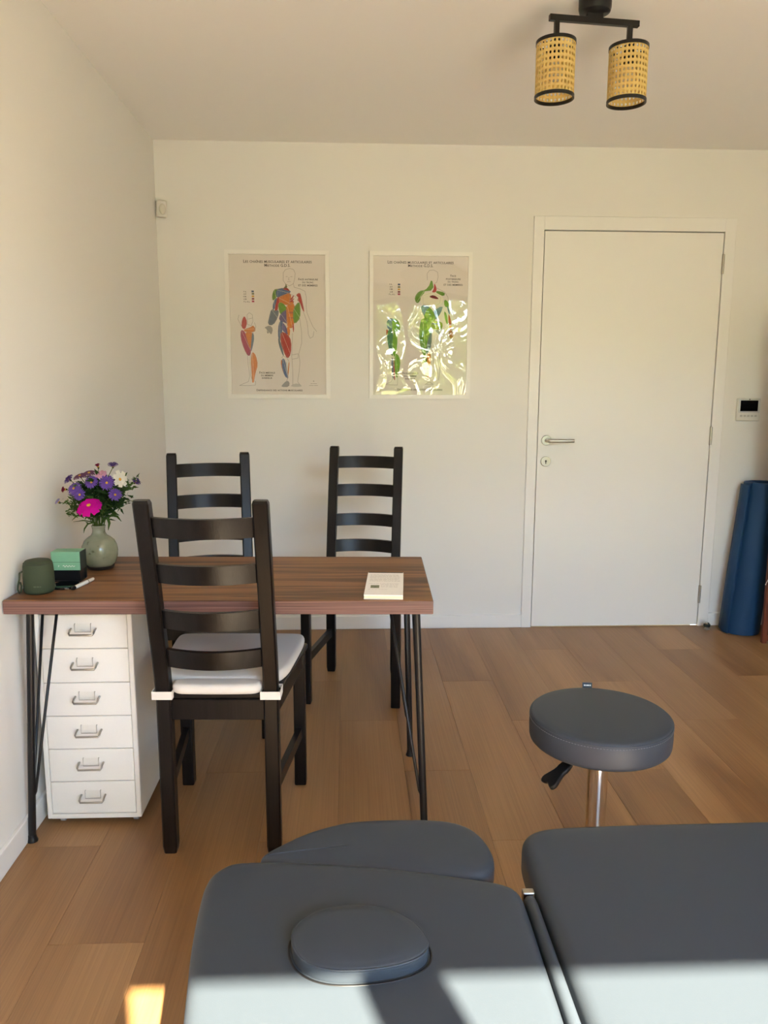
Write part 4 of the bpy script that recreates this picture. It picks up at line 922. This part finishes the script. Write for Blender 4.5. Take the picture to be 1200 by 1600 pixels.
obj('carry_strap', tube([(-0.034, -0.020, 0.062), (-0.041, -0.022, 0.058), (-0.0425, -0.024, 0.040), (-0.0455, -0.027, 0.026), (-0.0470, -0.028, 0.014), (-0.043, -0.029, 0.004), (-0.037, -0.030, 0.008), (-0.0362, -0.028, 0.024), (-0.0395, -0.026, 0.034)], 0.0022, 8), M['speaker'], sp, smooth=True)

# card box in its black holder
hb = thing('card_holder', 'black card holder standing between speaker and vase', 'holder', (0.1042, 2.2605, DT0))
bm = box(-0.040, 0.040, -0.024, 0.026, 0.0, 0.003, 0.0008, 1); box(-0.042, 0.042, 0.018, 0.026, 0.003, 0.034, 0.0008, 1, bm=bm); box(-0.037, 0.037, -0.020, 0.020, 0.003, 0.0335, 0.001, 1, bm=bm)
obj('holder_body', bm, M['black_plastic'], hb)
gb = thing('card_box', 'mint green card box with white script resting on the black holder', 'box', (0.1042, 2.2605, DT0 + 0.0345))
bm = box(-0.041, 0.041, -0.026, 0.024, 0.0, 0.054, 0.001, 1)
obj('box_body', bm, [M['mint']], gb)
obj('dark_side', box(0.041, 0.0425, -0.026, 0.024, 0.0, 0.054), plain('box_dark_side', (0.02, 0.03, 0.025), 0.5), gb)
obj('lid_line', box(-0.0412, 0.0412, -0.0266, -0.0258, 0.0235, 0.0247), plain('box_line', (0.07, 0.17, 0.10), 0.6), gb)
bm = bmesh.new(); pts = []
for i in range(34):
    u = i / 33; pts.append((-0.008 + u * 0.034, -0.0268, 0.0125 + 0.0028 * math.sin(u * 26) * (1 - .5 * u)))
tube(pts, 0.0007, 5, bm=bm); tube([(-0.021, -0.0268, 0.011), (-0.018, -0.0268, 0.014), (-0.020, -0.0268, 0.0145), (-0.021, -0.0268, 0.011)], 0.0007, 5, bm=bm)
obj('script_print', bm, M['white_paper'], gb)

ph = thing('smartphone', 'black smartphone lying on the desk in front of the card holder', 'phone', (0.1180, 2.1838, DT0), R(-6))
obj('phone_body', pad(smooth_loop([(-0.034, -0.040), (0.034, -0.040), (0.034, 0.040), (-0.034, 0.040)], 2), 0, 0.007, 0.0015), M['screen'], ph, smooth=True, angle=40)
obj('metal_edge', box(-0.028, 0.028, -0.0372, -0.0362, 0.0018, 0.0052), M['steel'], ph)
kc = thing('gold_clip', 'tiny gold clip lying beside the smartphone', 'clip', (0.1553, 2.2074, DT0), R(20))
obj('clip_plate', pad([(-0.006, -0.004), (0.006, -0.002), (0.003, 0.006), (-0.004, 0.005)], 0, 0.003, 0.0008, 0, 2), M['gold'], kc)
obj('clip_arm', tube([(-0.004, 0.004, 0.002), (-0.010, 0.008, 0.003), (-0.013, 0.013, 0.002)], 0.0010, 6), M['gold'], kc)
pn = thing('pen', 'white pen with black tip lying on the desk', 'pen', (0.1632, 2.1897, DT0 + 0.0056), rot=(0, 0, math.atan2(0.108, 0.022)))
obj('barrel', lathe([(0, -0.040), (0.0045, -0.040), (0.0054, -0.034), (0.0056, 0.030), (0.0050, 0.058), (0.0036, 0.061), (0, 0.061)], 18), M['white_gloss'], pn, rot=(0, R(90), 0), smooth=True, angle=40)
obj('tip', lathe([(0, -0.058), (0.0022, -0.057), (0.0052, -0.047), (0.0052, -0.040), (0, -0.040)], 18), M['black_plastic'], pn, rot=(0, R(90), 0), smooth=True, angle=40)
obj('band', lathe([(0.0054, 0.026), (0.0060, 0.026), (0.0060, 0.028), (0.0054, 0.028)], 18, cap=False), M['black_plastic'], pn, rot=(0, R(90), 0), smooth=True)

npd = thing('notepad', 'white printed notepad at the right end of the desk', 'notepad', (1.0172, 2.1504, DT0), R(-4.2))
for k, (z0, z1, m_) in enumerate(((0.0, 0.0015, 'white_paper'), (0.0015, 0.0095, 'paper_edge'), (0.0095, 0.0120, 'white_paper'))):
    j = 0.0006 * (k % 2)
    obj(('cover_board', 'page_block', 'top_sheet')[k], box(-0.0525 + j, 0.0525 - j, -0.127 + j, 0.125 - j, z0, z1), M[m_], npd)
obj('binding_strip', box(-0.051, 0.051, 0.1185, 0.1265, 0.0, 0.0128), M['black_plastic'], npd)
bm = bmesh.new(); rnd = random.Random(3)
for i in range(11):
    y = 0.095 - i * 0.0095
    if i >= 9: continue
    x = -0.044
    while x < 0.040:
        w = rnd.uniform(0.004, 0.012); w = min(w, 0.043 - x); box(x, x + w, y - 0.0009, y + 0.0009, 0.0120, 0.01204, bm=bm); x += w + 0.0022
for i in range(4):
    y = -0.008 - i * 0.012; x = -0.010 if i else -0.044
    while x < 0.038:
        w = rnd.uniform(0.004, 0.012); w = min(w, 0.042 - x); box(x, x + w, y - 0.0009, y + 0.0009, 0.0120, 0.01204, bm=bm); x += w + 0.0022
for i in range(6): box(-0.044 + i * 0.009, -0.044 + i * 0.009 + 0.007, -0.0708, -0.0692, 0.0120, 0.01204, bm=bm)
obj('printed_lines', bm, M['print_grey'], npd)
obj('printed_photo', box(-0.038, -0.014, -0.056, -0.026, 0.0120, 0.01206), plain('print_photo', (0.20, 0.21, 0.13), 0.8, vary=0.5, bscale=120), npd)

# ------------------------------------------------------------------ wall fittings
ic = thing('intercom', 'white video intercom with black screen on the wall right of the door', 'intercom', (2.966, WALL_Y, 1.149))
obj('housing', box(-0.061, 0.061, -0.018, 0.0, -0.058, 0.058, 0.006, 3), M['intercom'], ic, smooth=True, angle=40)
obj('screen_bezel', box(-0.056, 0.056, -0.0192, -0.017, -0.016, 0.056, 0.001, 1), plain('bezel_grey', (0.60, 0.60, 0.60), 0.4), ic)
obj('screen', box(-0.046, 0.046, -0.0200, -0.0185, -0.008, 0.047, 0.0005, 1), M['screen'], ic)
for k in range(5):
    x = -0.038 + k * 0.019
    obj('button', box(x - 0.0065, x + 0.0065, -0.0194, -0.017, -0.036, -0.027, 0.0012, 2), plain('button_grey_%d' % k, (0.50, 0.49, 0.46), 0.5), ic)
obj('camera_eye', lathe([(0, 0), (0.003, 0), (0.003, 0.001), (0, 0.001)], 12), M['black_plastic'], ic, (0, -0.0193, 0.0525), (R(90), 0, 0))

ms = thing('motion_detector', 'small white motion detector high in the corner', 'detector', (0.030, WALL_Y - 0.020, 2.090), R(22))
obj('housing', pad(smooth_loop([(-0.024, -0.018), (0.024, -0.018), (0.024, 0.012), (-0.024, 0.012)], 2), -0.038, 0.038, 0.005), M['intercom'], ms, smooth=True)
bm = lathe([(0, 0), (0.017, 0), (0.0155, 0.004), (0.009, 0.0065), (0, 0.0072)], 24)
for v in bm.verts: v.co.y *= 1.5
obj('lens', bm, M['sensor_lens'], ms, (0.003, -0.018, -0.002), (R(90), 0, 0), True)

ds = thing('door_stop', 'small steel door stop with black rubber ring on the floor', 'door stop', (2.802, 3.905, 0))
obj('post', lathe([(0, 0), (0.014, 0), (0.014, 0.003), (0.010, 0.005), (0.010, 0.032), (0, 0.032)], 20), M['steel'], ds, smooth=True, angle=40)
obj('rubber_ring', lathe([(0.009, 0.014), (0.0165, 0.015), (0.018, 0.022), (0.0165, 0.029), (0.009, 0.030)], 20, cap=False), M['black_plastic'], ds, smooth=True)
obj('cap', lathe([(0, 0.032), (0.012, 0.031), (0.012, 0.036), (0.009, 0.039), (0, 0.040)], 20), M['chrome'], ds, smooth=True, angle=40)

# ------------------------------------------------------------------ rolled mat and screen panel by the right wall end
ym = thing('exercise_mat', 'thick rolled blue foam mat leaning in the corner beside the door', 'mat', (2.962, 3.862, 0.003))
bm = bmesh.new(); sp_o, sp_i = [], []
TH = 0.010
for i in range(110):
    a = R(205) - i / 109 * R(360 * 3.1); r_ = 0.100 - 0.0125 * (i / 109 * 3.1)
    sp_o.append((r_ * math.cos(a), r_ * .92 * math.sin(a))); sp_i.append(((r_ - TH) * math.cos(a), (r_ - TH) * .92 * math.sin(a)))
outl = sp_o + sp_i[::-1]
def ring_at(z, dx, dy, k=1.0): return [bm.verts.new((x * k + dx, y * k + dy, z)) for x, y in outl]
zs = [(0.0, 0, 0, .985), (0.010, 0, 0, 1.0), (0.30, 0.026, 0.008, 1.0), (0.60, 0.055, 0.014, 1.0), (0.770, 0.072, 0.018, 1.0), (0.782, 0.073, 0.018, .985)]
rs = [ring_at(*q) for q in zs]; n = len(outl)
for a, b in zip(rs, rs[1:]):
    for k in range(n): bm.faces.new((a[k], a[(k + 1) % n], b[(k + 1) % n], b[k]))
h2 = len(sp_o)
for rg_ in (rs[0], rs[-1]):
    for k in range(h2 - 1): bm.faces.new((rg_[k], rg_[k + 1], rg_[n - 2 - k], rg_[n - 1 - k]))
obj('rolled_foam', bm, M['mat_blue'], ym, smooth=True, angle=50)
obj('outer_flap', loft([[(-0.092 + dx, -0.044 + dy, z), (-0.101 + dx, -0.038 + dy, z), (-0.106 + dx, 0.010 + dy, z), (-0.098 + dx, 0.045 + dy, z), (-0.094 + dx, 0.040 + dy, z), (-0.101 + dx, 0.010 + dy, z)] for z, dx, dy, k in zs[1:-1]]), M['mat_blue'], ym, smooth=True)

scn = thing('folding_screen', 'reddish wooden screen panel with black dotted infill at the right edge', 'screen', (2.977, 3.690, 0.0), R(-4))
SWd, SHt = 0.50, 1.62
for x in (0.0, SWd - 0.024): obj('stile', box(x, x + 0.024, -0.022, 0.0, 0.0, SHt, 0.002, 1), M['red_wood'], scn)
for z in (0.012, 0.52, 1.05, SHt - 0.04): obj('rail', box(0.024, SWd - 0.024, -0.020, -0.002, z, z + 0.028, 0.002, 1), M['red_wood'], scn)
pnl = obj('infill_panel', box(0.024, SWd - 0.024, -0.013, -0.008, 0.040, SHt - 0.04), M['black_plastic'], scn)
bm = bmesh.new()
for i in range(20):
    for j in range(10):
        x, z = 0.048 + i * 0.021, 0.052 + j * 0.0165
        bmesh.ops.create_icosphere(bm, subdivisions=1, radius=0.0042, matrix=Matrix.Translation((x, -0.0135, z)))
tag(obj('dots', bm, M['white_paper'], pnl), kind='stuff')
cd = thing('white_cord', 'thin white cord tied around the wooden screen stile', 'cord', (2.977, 3.668, 0.335))
cp_ = [(-0.0020 + 0.001 * k, 0, 0) for k in range(1)]
obj('cord_loop', tube([(-0.010, -0.002, -0.030), (-0.006, -0.004, -0.018), (0.000, -0.005, -0.004), (0.010, -0.0065, 0.006), (0.024, -0.0075, 0.010), (0.040, -0.009, 0.008), (0.055, -0.008, 0.004)], 0.0016, 8), M['white_paper'], cd, smooth=True)
obj('cord_knot', lathe([(0, -0.003), (0.0028, -0.0015), (0.0028, 0.0015), (0, 0.003)], 10), M['white_paper'], cd, (-0.010, -0.002, -0.031), smooth=True)
